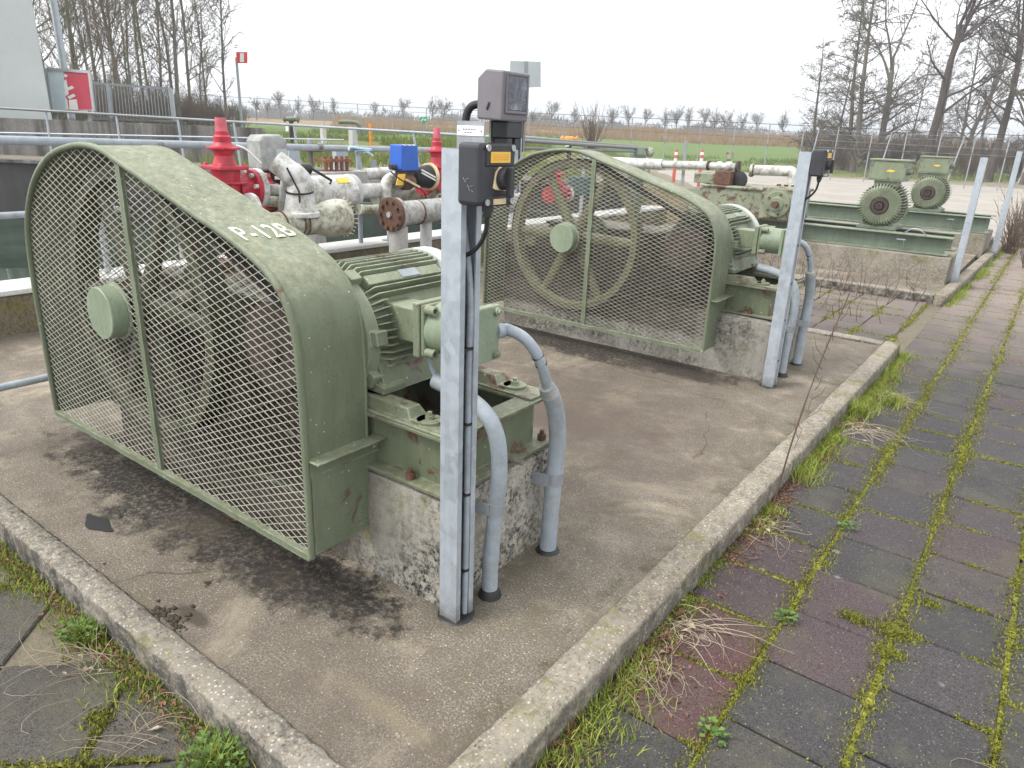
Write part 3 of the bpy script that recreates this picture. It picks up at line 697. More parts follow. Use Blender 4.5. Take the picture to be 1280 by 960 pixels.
# tall dry stalk by the kerb
mb = MB((-.78, 3.22, PZ)); g = random.Random(3)
mb.tube(curve([(-.78, 3.22, PZ), (-.76, 3.30, .3), (-.74, 3.45, .62), (-.70, 3.6, .95)], 5), [.004]*8+[.003]*8, 4)
for i in range(14):
    t = .3+i*.045; p = Vector((-.78+.08*t, 3.22+.38*t, PZ+1.02*t)); a = g.uniform(0, 6.28); l = g.uniform(.04, .12)
    mb.tube([p, p+Vector((math.cos(a)*l*.5, math.sin(a)*l*.5, l*.5)), p+Vector((math.cos(a)*l*.7, math.sin(a)*l*.7, l*1.1))], [.0018, .0014, .0008], 3, False)
tag(mb.build('dry_stalk', 'stalk_brown'), 'tall thin dry brown weed stalk leaning by the kerb', 'weed stalk')
# ------------------------------------------------------------------ pump unit: guard, pulleys, motor, pump on a steel base
def clip_line(p, d, poly):
    ts = []; n = len(poly)
    for i in range(n):
        a, b = poly[i], poly[(i+1) % n]; ex, ez = b[0]-a[0], b[1]-a[1]; den = d[0]*ez-d[1]*ex
        if abs(den) < 1e-9: continue
        t = ((a[0]-p[0])*ez-(a[1]-p[1])*ex)/den; u = ((a[0]-p[0])*d[1]-(a[1]-p[1])*d[0])/den
        if 0 <= u < 1: ts.append(t)
    ts.sort(); return list(zip(ts[::2], ts[1::2]))
def lattice(mb, poly, y, px, pz, w, t):
    cx = sum(p[0] for p in poly)/len(poly); cz = sum(p[1] for p in poly)/len(poly)
    for sg in (1, -1):
        d = (px/math.hypot(px, pz), sg*pz/math.hypot(px, pz))
        for k in range(-120, 121):
            p = (cx, cz+k*2*pz)
            for t0, t1 in clip_line(p, d, poly):
                if t1-t0 < .01: continue
                a = (p[0]+d[0]*t0, y+(.0012 if sg > 0 else -.0012), p[1]+d[1]*t0); b = (p[0]+d[0]*t1, a[1], p[1]+d[1]*t1)
                mb.bar(a, b, w, t, (0, 1, 0))

OUT = curve([(x, 0, z) for x, z in [(-3.81, .18), (-3.805, .55), (-3.795, .88), (-3.74, 1.13), (-3.60, 1.31), (-3.40, 1.43), (-3.17, 1.485), (-2.96, 1.488), (-2.78, 1.44), (-2.55, 1.371), (-2.32, 1.301), (-2.10, 1.235), (-1.92, 1.15), (-1.83, 1.04), (-1.802, .88), (-1.80, .55), (-1.80, .18)]], 5)
OUT = [(p.x, p.z) for p in OUT]
def offset(poly, k):
    out = []
    for i, (x, z) in enumerate(poly):
        a = poly[max(0, i-1)]; b = poly[min(len(poly)-1, i+1)]; dx, dz = b[0]-a[0], b[1]-a[1]; l = math.hypot(dx, dz); out.append((x+dz/l*k, z-dx/l*k))
    return out
Y0, Y1 = 1.32, 1.585
HX, HZ = -3.015, .845          # pulley shaft
MX, MZ, MR = -2.05, .87, .265  # motor axis
def make_pump():
    O = (-2.6, 1.9, .43)
    root = thing('pump_unit', O, '', 'pump', 'belt driven pump units')
    N = lambda: MB(O)
    # --- belt guard
    inn = offset(OUT, .004); mb = N(); n = len(OUT); vs = []
    for q, yy in ((OUT, Y0), (OUT, Y1), (inn, Y1), (inn, Y0)): vs += [(x, yy, z) for x, z in q]
    fs = []
    for r in range(4):
        for i in range(n-1): fs.append((r*n+i, r*n+i+1, ((r+1) % 4)*n+i+1, ((r+1) % 4)*n+i))
    mb.add(vs, fs, False)
    guard = mb.build('belt_guard', 'green_guard', root)
    for p in guard.data.polygons: p.use_smooth = True
    guard.data.set_sharp_from_angle(angle=R_(35)) if hasattr(guard.data, 'set_sharp_from_angle') else None
    mb = N(); mb.tube([(x, Y0-.004, z) for x, z in OUT], .0125, 8)
    mb.bar((-3.81, Y0-.004, .182), (-1.80, Y0-.004, .182), .024, .026)
    mb.build('edge_frame', 'green_paint', guard)
    mb = N(); mb.bar((-3.81, Y1, .182), (-1.80, Y1, .182), .02, .02); mb.tube([(x, Y1, z) for x, z in inn], .008, 6); mb.build('rear_frame', 'green_paint', guard)
    poly = offset(OUT, .006)
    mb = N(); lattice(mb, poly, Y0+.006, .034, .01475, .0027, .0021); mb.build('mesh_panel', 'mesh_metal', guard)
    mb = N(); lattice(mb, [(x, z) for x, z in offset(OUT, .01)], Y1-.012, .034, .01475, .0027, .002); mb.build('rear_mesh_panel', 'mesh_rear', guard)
    mb = N(); mb.box(-3.79, -1.83, Y1-.006, Y1-.002, .19, .70); mb.build('dark_backing', 'rust_dark', guard)  # backing added to darken the view through the mesh
    mb = N(); mb.box(-2.818, -2.786, Y0-.012, Y0+.004, .185, 1.435); mb.build('middle_bar', 'green_paint', guard)
    mb = N(); mb.lathe((HX, 1.335, HZ), (0, -1, 0), [(0, .108), (.072, .108), (.077, .105)], 40); mb.lathe((HX, 1.333, HZ), (0, -1, 0), [(0, .12), (.008, .12)], 40); mb.build('hub_cover', 'green_clean', guard)
    mb = N()
    mb.box(-1.802, -1.742, Y0, Y1+.14, .545, .552); mb.box(-1.7985, -1.792, Y0+.004, Y1+.10, .488, .545)
    mb.prism([(-1.797, .548), (-1.745, .548), (-1.797, .50)], Y1+.02, Y1+.028)
    mb.box(-1.80, -1.795, Y0+.01, Y1+.05, .185, .487)
    mb.build('joint_angle', 'green_paint', guard, .002)
    # --- pulleys and belts
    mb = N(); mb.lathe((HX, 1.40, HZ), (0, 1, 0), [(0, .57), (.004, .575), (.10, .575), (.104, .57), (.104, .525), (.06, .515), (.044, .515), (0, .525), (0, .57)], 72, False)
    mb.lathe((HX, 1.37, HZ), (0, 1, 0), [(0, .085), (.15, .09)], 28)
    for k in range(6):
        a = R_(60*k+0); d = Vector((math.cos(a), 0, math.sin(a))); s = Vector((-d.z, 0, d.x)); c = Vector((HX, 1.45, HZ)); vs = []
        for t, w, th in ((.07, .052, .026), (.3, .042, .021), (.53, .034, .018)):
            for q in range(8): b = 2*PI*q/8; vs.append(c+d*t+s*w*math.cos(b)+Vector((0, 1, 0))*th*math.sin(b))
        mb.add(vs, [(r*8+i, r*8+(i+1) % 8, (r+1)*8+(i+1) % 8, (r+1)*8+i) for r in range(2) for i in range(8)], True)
    wheel = mb.build('flywheel', 'wheel_shaded', root)
    mb = N(); mb.cyl((HX, 1.34, HZ), (HX, 1.85, HZ), .045); mb.build('shaft', 'bolt_steel', wheel)
    mb = N(); mb.lathe((MX, 1.39, MZ), (0, 1, 0), [(0, .158), (.12, .158), (.12, .05), (.16, .05)], 32); mb.lathe((MX, 1.375, MZ), (0, 1, 0), [(0, .05), (.02, .06)], 20); mb.build('motor_pulley', 'pulley_dark', root)
    mb = N(); R1, R2, D = .583, .165, math.hypot(MX-HX, MZ-HZ); ph = math.acos((R1-R2)/D); loop = []
    for i in range(49): a = ph+(2*PI-2*ph)*i/48; loop.append((HX+math.cos(a)*R1, HZ+math.sin(a)*R1))
    for i in range(17): a = -ph+2*ph*i/16; loop.append((MX+math.cos(a)*R2, MZ+math.sin(a)*R2))
    for yy in (1.410, 1.434, 1.458, 1.482):
        vs = []; m = len(loop)
        for (x, z) in loop:
            for dy, k in ((-.009, .005), (.009, .005), (.007, -.007), (-.007, -.007)):
                cx, cz = (HX, HZ) if math.hypot(x-HX, z-HZ) < R1+.02 else (MX, MZ); l = math.hypot(x-cx, z-cz); vs.append((x+(x-cx)/l*k, yy+dy, z+(z-cz)/l*k))
        mb.add(vs, [(i*4+q, i*4+(q+1) % 4, ((i+1) % m)*4+(q+1) % 4, ((i+1) % m)*4+q) for i in range(m) for q in range(4)])
    mb.build('drive_belt', 'belt_rubber', root)
    # --- pump body behind the guard
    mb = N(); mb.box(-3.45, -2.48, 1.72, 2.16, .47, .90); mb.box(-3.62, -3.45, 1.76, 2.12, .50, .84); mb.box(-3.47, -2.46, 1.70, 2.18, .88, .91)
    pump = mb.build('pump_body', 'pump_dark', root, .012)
    mb = N(); mb.lathe((HX, 1.72, HZ), (0, -1, 0), [(0, .15), (.03, .15), (.03, .09), (.07, .08)], 28)
    for k in range(6): a = R_(60*k+30); mb.bolt((HX+.12*math.cos(a), 1.69, HZ+.12*math.sin(a)), (0, -1, 0), .012, .014)
    mb.build('bearing_flange', 'green_paint', pump)
    mb = N(); mb.box(-3.75, -2.45, 1.68, 2.2, .434, .468); mb.build('pump_foot', 'pump_dark', pump, .004)
    mb = N(); mb.lathe((-3.2, 1.94, .91), (0, 0, 1), [(0, .05), (.03, .05), (.03, .075), (.05, .075)], 18); mb.build('filler_cap', 'rust', pump)
    # --- steel base frame
    XR, XL, YF, YB = -1.415, -2.42, 1.585, 2.20
    mb = N()
    mb.box(XL, XR+.005, YF-.012, YB+.03, .432, .445)
    mb.box(XL, XR-.055, YF+.045, YF+.055, .445, .632); mb.box(XL, XR-.055, YB-.055, YB-.045, .445, .632); mb.box(XR-.065, XR-.055, YF+.055, YB-.055, .445, .632)
    mb.box(XL, XR, YF, YF+.13, .632, .644); mb.box(XL, XR, YB-.13, YB, .632, .644); mb.box(XR-.09, XR, YF+.13, YB-.13, .6325, .6435)
    mb.box(XL, XL+.08, YF+.13, YB-.13, .6325, .6435)
    base = mb.build('base_frame', 'green_base', root, .002)
    mb = N(); mb.box(XL+.085, XR-.095, YF+.135, YB-.135, .446, .45); mb.build('shade_sheet', 'dark_inside', base)  # dark sheet standing in for the shade inside the open frame
    for bx, by in ((-1.60, YF+.015), (-2.2, YF+.015), (-1.45, YB-.01)):
        mb = N(); mb.bolt((bx, by, .445), (0, 0, 1), .018, .022); mb.cyl((bx, by, .46), (bx, by, .485), .009); mb.build('anchor_bolt', 'rust', base)
    for yc in (YF+.065, YB-.065):                    # slide rails that tension the belt
        mb = N(); mb.box(-2.36, XR-.015, yc-.062, yc+.062, .6442, .655)
        vs = [(-2.34, yc-.045, .655), (-2.34, yc+.045, .655), (-2.34, yc+.03, .695), (-2.34, yc-.03, .695), (-1.60, yc-.045, .655), (-1.60, yc+.045, .655), (-1.63, yc+.03, .695), (-1.63, yc-.03, .695)]
        mb.add(vs, [(0, 1, 2, 3), (7, 6, 5, 4), (0, 4, 5, 1), (1, 5, 6, 2), (2, 6, 7, 3), (3, 7, 4, 0)])
        mb.box(-1.606, -1.56, yc-.045, yc+.045, .655, .668); mb.cyl((-1.555, yc, .655), (-1.555, yc, .668), .045, n=20)
        rail = mb.build('slide_rail', 'green_base', base, .004)
        mb = N(); mb.bolt((-1.555, yc, .668), (0, 0, 1), .016, .014); mb.cyl((-1.555, yc, .68), (-1.555, yc, .694), .009); mb.build('rail_bolt', 'green_pale', base)
    # --- motor
    cyf = 1.82
    mb = N(); mb.lathe((MX, 1.65, MZ), (0, 1, 0), [(0, MR-.04), (.47, MR-.04)], 40)
    motor = mb.build('motor', 'green_pale', root)
    mb = N(); mb.lathe((MX, 1.60, MZ), (0, 1, 0), [(0, .10), (.0, .21), (.015, .24), (.055, .25), (.06, .25), (.06, .22)], 44, False)
    for a in (62, 8, -28, 118, 172):
        a = R_(a); d = Vector((math.cos(a), 0, math.sin(a))); s = Vector((-d.z, 0, d.x)); mb.obox(Vector((MX, 1.65, MZ))+d*.255, d*.02, (0, .026, 0), s*.026)
    mb.build('end_shield', 'green_pale', motor, .004)
    mb = N()
    for k in range(60):
        deg = 6*k
        if 232 < deg < 308 or 50 < deg < 63: continue
        a = R_(deg); d = Vector((math.cos(a), 0, math.sin(a))); s = Vector((-d.z, 0, d.x)); c = Vector((MX, 0, MZ))
        ya = 1.672; yb = 2.11
        if (deg <= 38 or deg > 356): yb = cyf-.085
        vs = []
        for yy, r1 in ((ya, MR-.03), (ya+.035, MR), (yb, MR)):
            for r, w in ((MR-.045, .0035), (r1, .0022)):
                for sg in (-1, 1): vs.append(c+d*r+s*w*sg+Vector((0, yy, 0)))
        fs = [(0, 2, 3, 1)]
        for q in range(2): b = q*4; fs += [(b, b+4, b+6, b+2), (b+1, b+3, b+7, b+5), (b+2, b+6, b+7, b+3)]
        fs.append((8, 9, 11, 10)); mb.add(vs, fs)
    mb.build('cooling_fins', 'green_pale', motor)
    mb = N(); mb.lathe((MX, 2.105, MZ), (0, 1, 0), [(0, MR-.02), (0, MR+.006), (.075, MR+.006), (.10, MR-.01), (.105, .10)], 48); mb.build('fan_cover', 'fan_sky_white', motor)
    a = R_(56); d = Vector((math.cos(a), 0, math.sin(a))); s = Vector((-d.z, 0, d.x)); c = Vector((MX, 1.885, MZ))
    mb = N(); mb.obox(c+d*(MR-.02), d*.018, (0, .19, 0), s*.022); mb.build('name_strip', 'green_pale', motor, .003)
    mb = N(); mb.obox(c+d*(MR+.0)+Vector((0, .02, 0)), d*.003, (0, .045, 0), s*.019); mb.build('name_plate', 'galv_dull', motor)
    mb = N()                                          # cast foot
    mb.prism([(-2.33, .70), (-2.33, .725), (-2.22, .76), (-2.18, .68), (-1.95, .62+.06), (-1.88, .76), (-1.77, .725), (-1.77, .70)], 1.64, 1.75)
    mb.prism([(-2.33, .701), (-2.33, .725), (-2.22, .76), (-2.18, .68), (-1.95, .62+.06), (-1.88, .76), (-1.77, .725), (-1.77, .701)], 2.04, 2.15)
    mb.prism([(-1.92, .70), (-1.90, .80), (-1.82, .83), (-1.775, .70)], 1.66, 2.12)
    mb.build('motor_foot', 'green_base', motor, .004)
    # terminal box: flange, round body, square lid, bolts
    cy, cz = 1.805, .945; h = .098
    mb = N(); mb.box(-1.88, -1.69, cy-.062, cy+.062, cz-.062, cz+.062); mb.box(-1.69, -1.66, cy-h, cy+h, cz-h, cz+h); mb.box(-1.657, -1.642, cy-h+.006, cy+h-.006, cz-h+.006, cz+h-.006)
    mb.build('box_neck', 'green_pale', motor, .006)
    mb = N(); mb.lathe((-1.643, cy, cz), (1, 0, 0), [(0, .09), (.145, .088)], 36); mb.box(-1.505, -1.482, cy-h+.004, cy+h-.004, cz-h+.004, cz+h-.004)
    mb.box(-1.479, -1.46, cy-h, cy+h, cz-h, cz+h); tb = mb.build('terminal_box', 'green_clean', motor, .006)
    for sy in (-1, 1):
        for sz in (-1, 1):
            c = Vector((0, cy+sy*.076, cz+sz*.076))
            mb = N(); mb.lathe(c+Vector((-1.641, 0, 0)), (1, 0, 0), [(0, .017), (.04, .017), (.04, .010), (.02, .010)], 12); mb.build('flange_bolt', 'green_pale', motor)
            mb = N(); mb.lathe(c+Vector((-1.46, 0, 0)), (1, 0, 0), [(0, .015), (.012, .015), (.012, .009), (.02, .009)], 12); mb.build('lid_bolt', 'green_pale', tb)
    mb = N(); mb.lathe((-1.475, cy+h-.004, cz+.0), (.25, 1, -.05), [(0, .028), (.03, .026), (.03, .023), (.055, .023)], 14); mb.build('cable_gland', 'pvc_grey', motor)
    return root, guard
plain('fan_sky_white', (.44, .47, .42), .5, 0, .2)  # sky reflection on the fan cover put into a pale base colour
pump1, guard1 = make_pump()
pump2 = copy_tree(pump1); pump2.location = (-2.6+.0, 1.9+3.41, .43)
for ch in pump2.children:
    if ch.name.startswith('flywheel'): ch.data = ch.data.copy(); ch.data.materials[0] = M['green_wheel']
pump1['label'] = 'near green pump unit with mesh belt guard lettered P-12B'
pump2['label'] = 'middle green pump unit whose spoked pulley shows clearly through its mesh guard'
# stencilled number on the sloping top of the near guard
cu = bpy.data.curves.new('lettering', 'FONT'); cu.body = 'P-12B'; cu.size = .15; cu.extrude = .0003; cu.offset = .002; cu.space_character = 1.12
tmp = bpy.data.objects.new('tmp', cu); C.objects.link(tmp); bpy.context.view_layer.update()
me = bpy.data.meshes.new_from_object(tmp); bpy.data.objects.remove(tmp)
ex = Vector((0, 1, 0)); ey = Vector((-.957, 0, .289)); ez = Vector((.289, 0, .957)); O = Vector((-2.095, 1.352, 1.2335+.0034)); w = max(v.co.x for v in me.vertices)
for v in me.vertices: q = O+ex*(v.co.x*.21/w)+ey*v.co.y+ez*v.co.z; v.co = q-Vector((-2.6, 1.9, .43))
me.materials.clear(); me.materials.append(M['stencil'])
lt = bpy.data.objects.new('lettering', me); C.objects.link(lt); lt.parent = guard1

# concrete plinths
def plinth(x0, x1, y0, y1, z1, mat, label, seed, cut=0):
    g = random.Random(seed); o = (x0, y0, 0); mb = MB(o)
    nx, ny, nz = int((x1-x0)/.06), int((y1-y0)/.06), 8
    def P(x, y, z): 
        q = noise.noise_vector(Vector((x*6, y*6, z*6+seed)))*.006+noise.noise_vector(Vector((x*1.7, y*1.7, z*1.7+seed)))*.008
        ch = .02; dz = 0
        if z > z1-.001:
            e = min(x-x0, x1-x, y-y0, y1-y); dz = -max(0, ch-e)*.5
        return (x+q.x, y+q.y, z+q.z+dz)
    def grid(f, a, b):
        k = len(mb.v); vs = [P(*f(i/a, j/b)) for i in range(a+1) for j in range(b+1)]
        mb.add(vs, [(i*(b+1)+j, (i+1)*(b+1)+j, (i+1)*(b+1)+j+1, i*(b+1)+j+1) for i in range(a) for j in range(b)], True)
    X, Y, Z = x1-x0, y1-y0, z1+.05
    grid(lambda u, v: (x0+u*X, y0, -.05+v*Z), nx, nz); grid(lambda u, v: (x1, y0+u*Y, -.05+v*Z), ny, nz)
    grid(lambda u, v: (x1-u*X, y1, -.05+v*Z), nx, nz); grid(lambda u, v: (x0, y1-u*Y, -.05+v*Z), ny, nz); grid(lambda u, v: (x0+u*X, y0+v*Y, z1), nx, ny)
    tag(mb.build('concrete_plinth', mat), label, 'plinth', 'concrete plinths under the pumps')
plinth(-3.72, -1.418, 1.575, 2.27, .425, 'plinth_conc', 'near concrete plinth with black mould under the pump lettered P-12B', 1)
plinth(-3.74, -1.418, 4.93, 5.70, .425, 'plinth_pale', 'pale concrete plinth under the middle pump with the visible spoked pulley', 2)
plinth(-4.9, -.95, 10.38, 11.75, .33, 'plinth_old', 'long mossy concrete plinth under the nearer bare motor', 3)
plinth(-4.9, -.86, 13.95, 15.2, .33, 'plinth_old', 'farthest concrete plinth, under the smaller looking bare motor', 4)

# ------------------------------------------------------------------ posts with isolator switches
def chan(mb, x0, x1, y0, y1, z0, z1, t=.005, lip=.022):
    pl = [(x0, y0), (x1, y0), (x1, y0+lip), (x1-t, y0+lip), (x1-t, y0+t), (x0+t, y0+t), (x0+t, y1-t), (x1-t, y1-t), (x1-t, y1-lip), (x1, y1-lip), (x1, y1), (x0, y1)]
    mb.prism(pl, z0, z1, 'z')
def post(x, y, h, label, cable=True, lean=0):
    root = thing('steel_post', (x, y, 0), label, 'post', 'galvanised steel posts beside the pumps')
    mb = MB((x, y, 0)); chan(mb, x-.0375, x+.0375, y-.045, y+.045, -.02, h); mb.build('channel', 'galv', root)
    mb = MB((x, y, 0)); mb.lathe((x, y, 0), (0, 0, 1), [(0, .066), (.004, .06), (.007, .05)], 18); mb.build('base_seal', 'oil_tar', root)
    if cable:
        mb = MB((x, y, 0)); mb.tube(curve([(x+.022, y+.018, 0), (x+.024, y+.018, .4), (x+.022, y+.018, .9), (x+.02, y+.022, 1.15), (x-.01, y+.02, 1.35)], 5), .011, 8); mb.build('cable', 'pvc_grey', root)
        for z in (.18, .47, .72, .97):
            mb = MB((x, y, 0)); mb.lathe((x+.024, y+.018, z), (0, 0, 1), [(0, .0125), (.009, .0125)], 8); mb.bar((x+.03, y-.03, z+.004), (x+.033, y+.04, z+.008), .006, .006); mb.build('cable_tie', 'black_rubber', root)
        mb = MB((x, y, 0)); mb.bar((x-.005, y-.03, .04), (x-.005, y-.03, 1.12), .004, .02, (0, 1, 0)); mb.bar((x-.005, y+.035, .04), (x-.005, y+.035, 1.10), .004, .015, (0, 1, 0)); mb.build('cover_strip', 'galv_dull', root)
    return root
post(-1.3675, 1.585, 1.552, 'near galvanised post in front of the lettered pump, carrying two dark boxes')
post(-1.345, 4.86, 1.555, 'galvanised post at the end of the middle pump with one black switch box on top')
post(-.87, 10.58, 1.53, 'bare galvanised post at the end of the nearer bare motor plinth', False)
post(-.72, 14.3, 1.62, 'farthest bare galvanised post, right of the farthest motor', False)

def switch_box(x, y, z, label, paper=True):      # y,z centre of the +x face
    o = (x-.08, y, z-.08); root = thing('switch_box', o, label, 'switch box', 'isolator switch boxes on posts'); N = lambda: MB(o)
    mb = N(); mb.box(x-.082, x-.004, y-.078, y+.07, z-.082, z+.080); mb.build('enclosure', 'charcoal_box', root, .012, 3)
    mb = N(); mb.box(x-.012, x, y-.052, y+.072, z+.020, z+.078); mb.box(x-.012, x-.001, y-.052, y+.072, z-.084, z-.058); mb.box(x-.013, x-.002, y-.02, y+.072, z-.057, z+.019); mb.build('front_plate', 'black_plastic', root, .004)
    mb = N(); mb.box(x, x+.0022, y-.036, y+.048, z+.030, z+.058); w = mb.build('warning_label', 'yellow_label', root)
    mb = N(); [mb.box(x+.0022, x+.0028, y-.028, y+.040, zz, zz+.0022) for zz in (z+.037, z+.043, z+.049)]; mb.build('print', 'yellow_valve', w)
    if paper:
        mb = N(); mb.prism([(y-.022, z-.035), (y-.012, z+.006), (y+.004, z+.02), (y+.05, z+.010), (y+.035, z-.045), (y-.01, z-.04)], x-.002, x+.001, 'x'); mb.build('torn_sticker', 'cream_paper', root)
    mb = N(); mb.lathe((x, y+.018, z-.012), (1, 0, 0), [(0, .030), (.012, .028), (.018, .022)], 24); mb.obox((x+.024, y+.022, z-.02), (.009, 0, 0), (0, .009, 0), (0, 0, .040)); mb.build('rotary_handle', 'black_plastic', root, .003)
    mb = N(); mb.box(x, x+.0015, y-.02, y+.035, z-.079, z-.064); mb.build('paper_label', 'cream_paper', root)
    for sy in (y-.046, y+.062):
        for zz in (z+.068, z-.072): mb = N(); mb.lathe((x-.001, sy, zz), (1, 0, 0), [(0, .0085), (.004, .0085), (.004, .005), (.0025, .005)], 12); mb.build('screw', 'alu_frame', root)
    mb = N(); mb.lathe((x-.035, y+.0, z-.082), (0, 0, -1), [(0, .016), (.02, .016), (.02, .012), (.035, .011)], 14); mb.build('cable_gland', 'black_plastic', root)
    return root
sb = switch_box(-1.232, 1.578, 1.492, 'larger looking black isolator switch box with torn yellowed sticker, on the near post')
mb = MB(tuple(sb.location))
g = random.Random(4)
for i in range(7): a = Vector((-1.29+i*.005, 1.4985, 1.485-i*.006+g.uniform(-.006, .006))); mb.bar(a, a+Vector((g.uniform(.004, .01), 0, g.uniform(-.012, .008))), .0012, .0012, (0, 1, 0))
mb.build('scuff_marks', 'cap_grey', sb)
switch_box(-1.215, 4.865, 1.495, 'black isolator switch box at the top of the middle pump post', False)
# short cable below each switch box
for (x, y, z, lb) in ((-1.267, 1.578, 1.375, 'black cable below the near switch box'), (-1.25, 4.865, 1.378, 'black cable below the switch box of the middle post')):
    mb = MB((x, y, z)); mb.tube(curve([(x, y, z), (x-.01, y+.002, z-.05), (x-.05, y+.004, z-.10), (x-.115, y+.004, z-.13)], 5), .0065, 8); tag(mb.build('black_cable', 'black_rubber'), lb, 'cable', 'black cables below the switch boxes')

# meter housing, name plate and hose above the near switch box
o = (-1.28, 1.65, 1.63); root = thing('meter_box', o, 'grey hooded meter box with scratched window above the near switch box', 'meter box'); N = lambda: MB(o)
mb = N(); mb.prism([(-1.325, 1.632), (-1.240, 1.628), (-1.236, 1.752), (-1.296, 1.757), (-1.325, 1.735)], 1.592, 1.712, 'y'); hs = mb.build('housing', 'meter_grey', root, .005)
mb = N(); mb.obox((-1.2365, 1.655, 1.699), (.0015, 0, 0), (0, .040, 0), (.0004, 0, .042)); mb.build('window', 'window', root)
mb = N(); [mb.box(-1.239, -1.2335, *yy, *zz) for yy, zz in (((1.605, 1.613), (1.647, 1.75)), ((1.697, 1.705), (1.647, 1.75)), ((1.613, 1.697), (1.742, 1.75)), ((1.613, 1.697), (1.647, 1.655)))]; mb.build('window_frame', 'meter_grey', root, .002)
mb = N(); mb.obox((-1.285, 1.5905, 1.665), (.004, 0, .009), (0, .002, 0), (.002, 0, -.001)); mb.build('latch', 'black_plastic', root)
mb = N(); mb.box(-1.30, -1.247, 1.63, 1.70, 1.585, 1.628); mb.box(-1.296, -1.25, 1.635, 1.66, 1.548, 1.585); mb.box(-1.29, -1.25, 1.672, 1.698, 1.555, 1.585); mb.build('terminal_block', 'black_plastic', root, .003)
mb = N(); mb.box(-1.31, -1.304, 1.63, 1.72, 1.5, 1.63); mb.box(-1.25, -1.246, 1.703, 1.712, 1.55, 1.63); mb.build('bracket', 'galv', root)
o = (-1.31, 1.545, 1.5); root = thing('name_plate', o, 'galvanised plate with a white printed strip behind the near switch box', 'name plate')
mb = MB(o); mb.box(-1.352, -1.256, 1.543, 1.547, 1.48, 1.625); mb.build('plate', 'galv_dull', root)
mb = MB(o); mb.box(-1.350, -1.258, 1.541, 1.543, 1.588, 1.613); st = mb.build('strip', 'white_label', root)
mb = MB(o); [mb.box(a, a+.007, 1.5405, 1.541, zz, zz+.004) for zz, n in ((1.602, 5), (1.594, 3)) for a in [-1.33+k*.0095+(0 if n == 5 else .006) for k in range(n)]]
[mb.lathe((a, 1.541, 1.60), (0, -1, 0), [(0, .003), (.001, .003)], 8) for a in (-1.343, -1.265)]; mb.build('print', 'ink_grey', st)
mb = MB((-1.36, 1.60, 1.5)); mb.tube(curve([(-1.37, 1.60, 1.50), (-1.37, 1.60, 1.62), (-1.362, 1.603, 1.655), (-1.345, 1.61, 1.668), (-1.315, 1.625, 1.668)], 5), .011, 10)
tag(mb.build('hose', 'black_rubber'), 'black bent hose from the near post into the meter box', 'hose')

# ------------------------------------------------------------------ grey plastic conduits at the pump ends
def conduit_big(dy, label):
    o = (-1.35, 2.13+dy, 0); root = thing('cable_conduit', o, label, 'conduit', 'grey cable conduits'); N = lambda: MB(o)
    P = lambda *p: [(x, y+dy, z) for x, y, z in p]
    mb = N(); mb.tube(curve(P((-1.352, 2.13, -.02), (-1.352, 2.14, .25), (-1.35, 2.15, .48), (-1.35, 2.12, .62), (-1.352, 2.07, .71)), 6), .034, 16); mb.build('sleeve', 'pvc_grey', root)
    mb = N(); mb.tube(curve(P((-1.352, 2.07, .705), (-1.356, 2.035, .79), (-1.372, 2.0, .87), (-1.405, 1.965, .925), (-1.455, 1.935, .95)), 6), .0205, 12); mb.build('inner_hose', 'pvc_grey', root)
    mb = N(); mb.tube(P((-1.352, 2.078, .694), (-1.352, 2.055, .73)), [.037, .030], 14); mb.build('collar', 'cap_grey', root)
    for q in ((-1.362, 2.022, .825), (-1.368, 2.008, .855)): mb = N(); mb.lathe((q[0], q[1]+dy, q[2]), (0, .5, -.86), [(0, .0225), (.008, .0225)], 12); mb.build('cable_tie', 'black_rubber', root)
    mb = N(); mb.lathe((-1.35, 2.143+dy, .30), (0, 0, 1), [(0, .037), (.05, .037)], 18); mb.box(-1.42, -1.375, 2.085+dy, 2.092+dy, .30, .35); mb.bar((-1.42, 2.09+dy, .325), (-1.35, 2.105+dy, .325), .006, .05); mb.build('clamp', 'galv_dull', root)
    mb = N(); mb.lathe((-1.352, 2.13+dy, 0), (0, 0, 1), [(0, .05), (.008, .044), (.012, .036)], 18); mb.build('base_seal', 'oil_tar', root)
def conduit_small(dy, label):
    o = (-1.345, 1.75+dy, 0); root = thing('cable_conduit', o, label, 'conduit', 'grey cable conduits'); N = lambda: MB(o)
    P = lambda *p: [(x, y+dy, z) for x, y, z in p]
    mb = N(); mb.tube(curve(P((-1.345, 1.745, -.02), (-1.35, 1.75, .15), (-1.345, 1.765, .35), (-1.345, 1.775, .52), (-1.365, 1.775, .63), (-1.42, 1.77, .70), (-1.52, 1.77, .735), (-1.64, 1.77, .755)), 6), .029, 14); mb.build('sleeve', 'pvc_grey', root)
    mb = N(); mb.tube(P((-1.63, 1.77, .755), (-1.66, 1.77, .80), (-1.69, 1.77, .90)), .008, 8); mb.build('cable', 'pvc_grey', root)
    mb = N(); mb.lathe((-1.345, 1.765+dy, .33), (0, 0, 1), [(0, .032), (.045, .032)], 16); mb.bar((-1.42, 1.725+dy, .352), (-1.35, 1.735+dy, .352), .006, .045); mb.build('clamp', 'galv_dull', root)
    mb = N(); mb.lathe((-1.345, 1.745+dy, 0), (0, 0, 1), [(0, .044), (.02, .037), (.03, .031)], 16); mb.build('base_seal', 'black_rubber', root)
conduit_big(0, 'thick light grey conduit running up to the near terminal box, right of the near post')
conduit_small(0, 'bent grey conduit between the near post and the thick conduit')
conduit_big(3.40, 'rearmost thick grey conduit behind the middle post')
conduit_small(3.40, 'bent grey conduit tight behind the middle post')
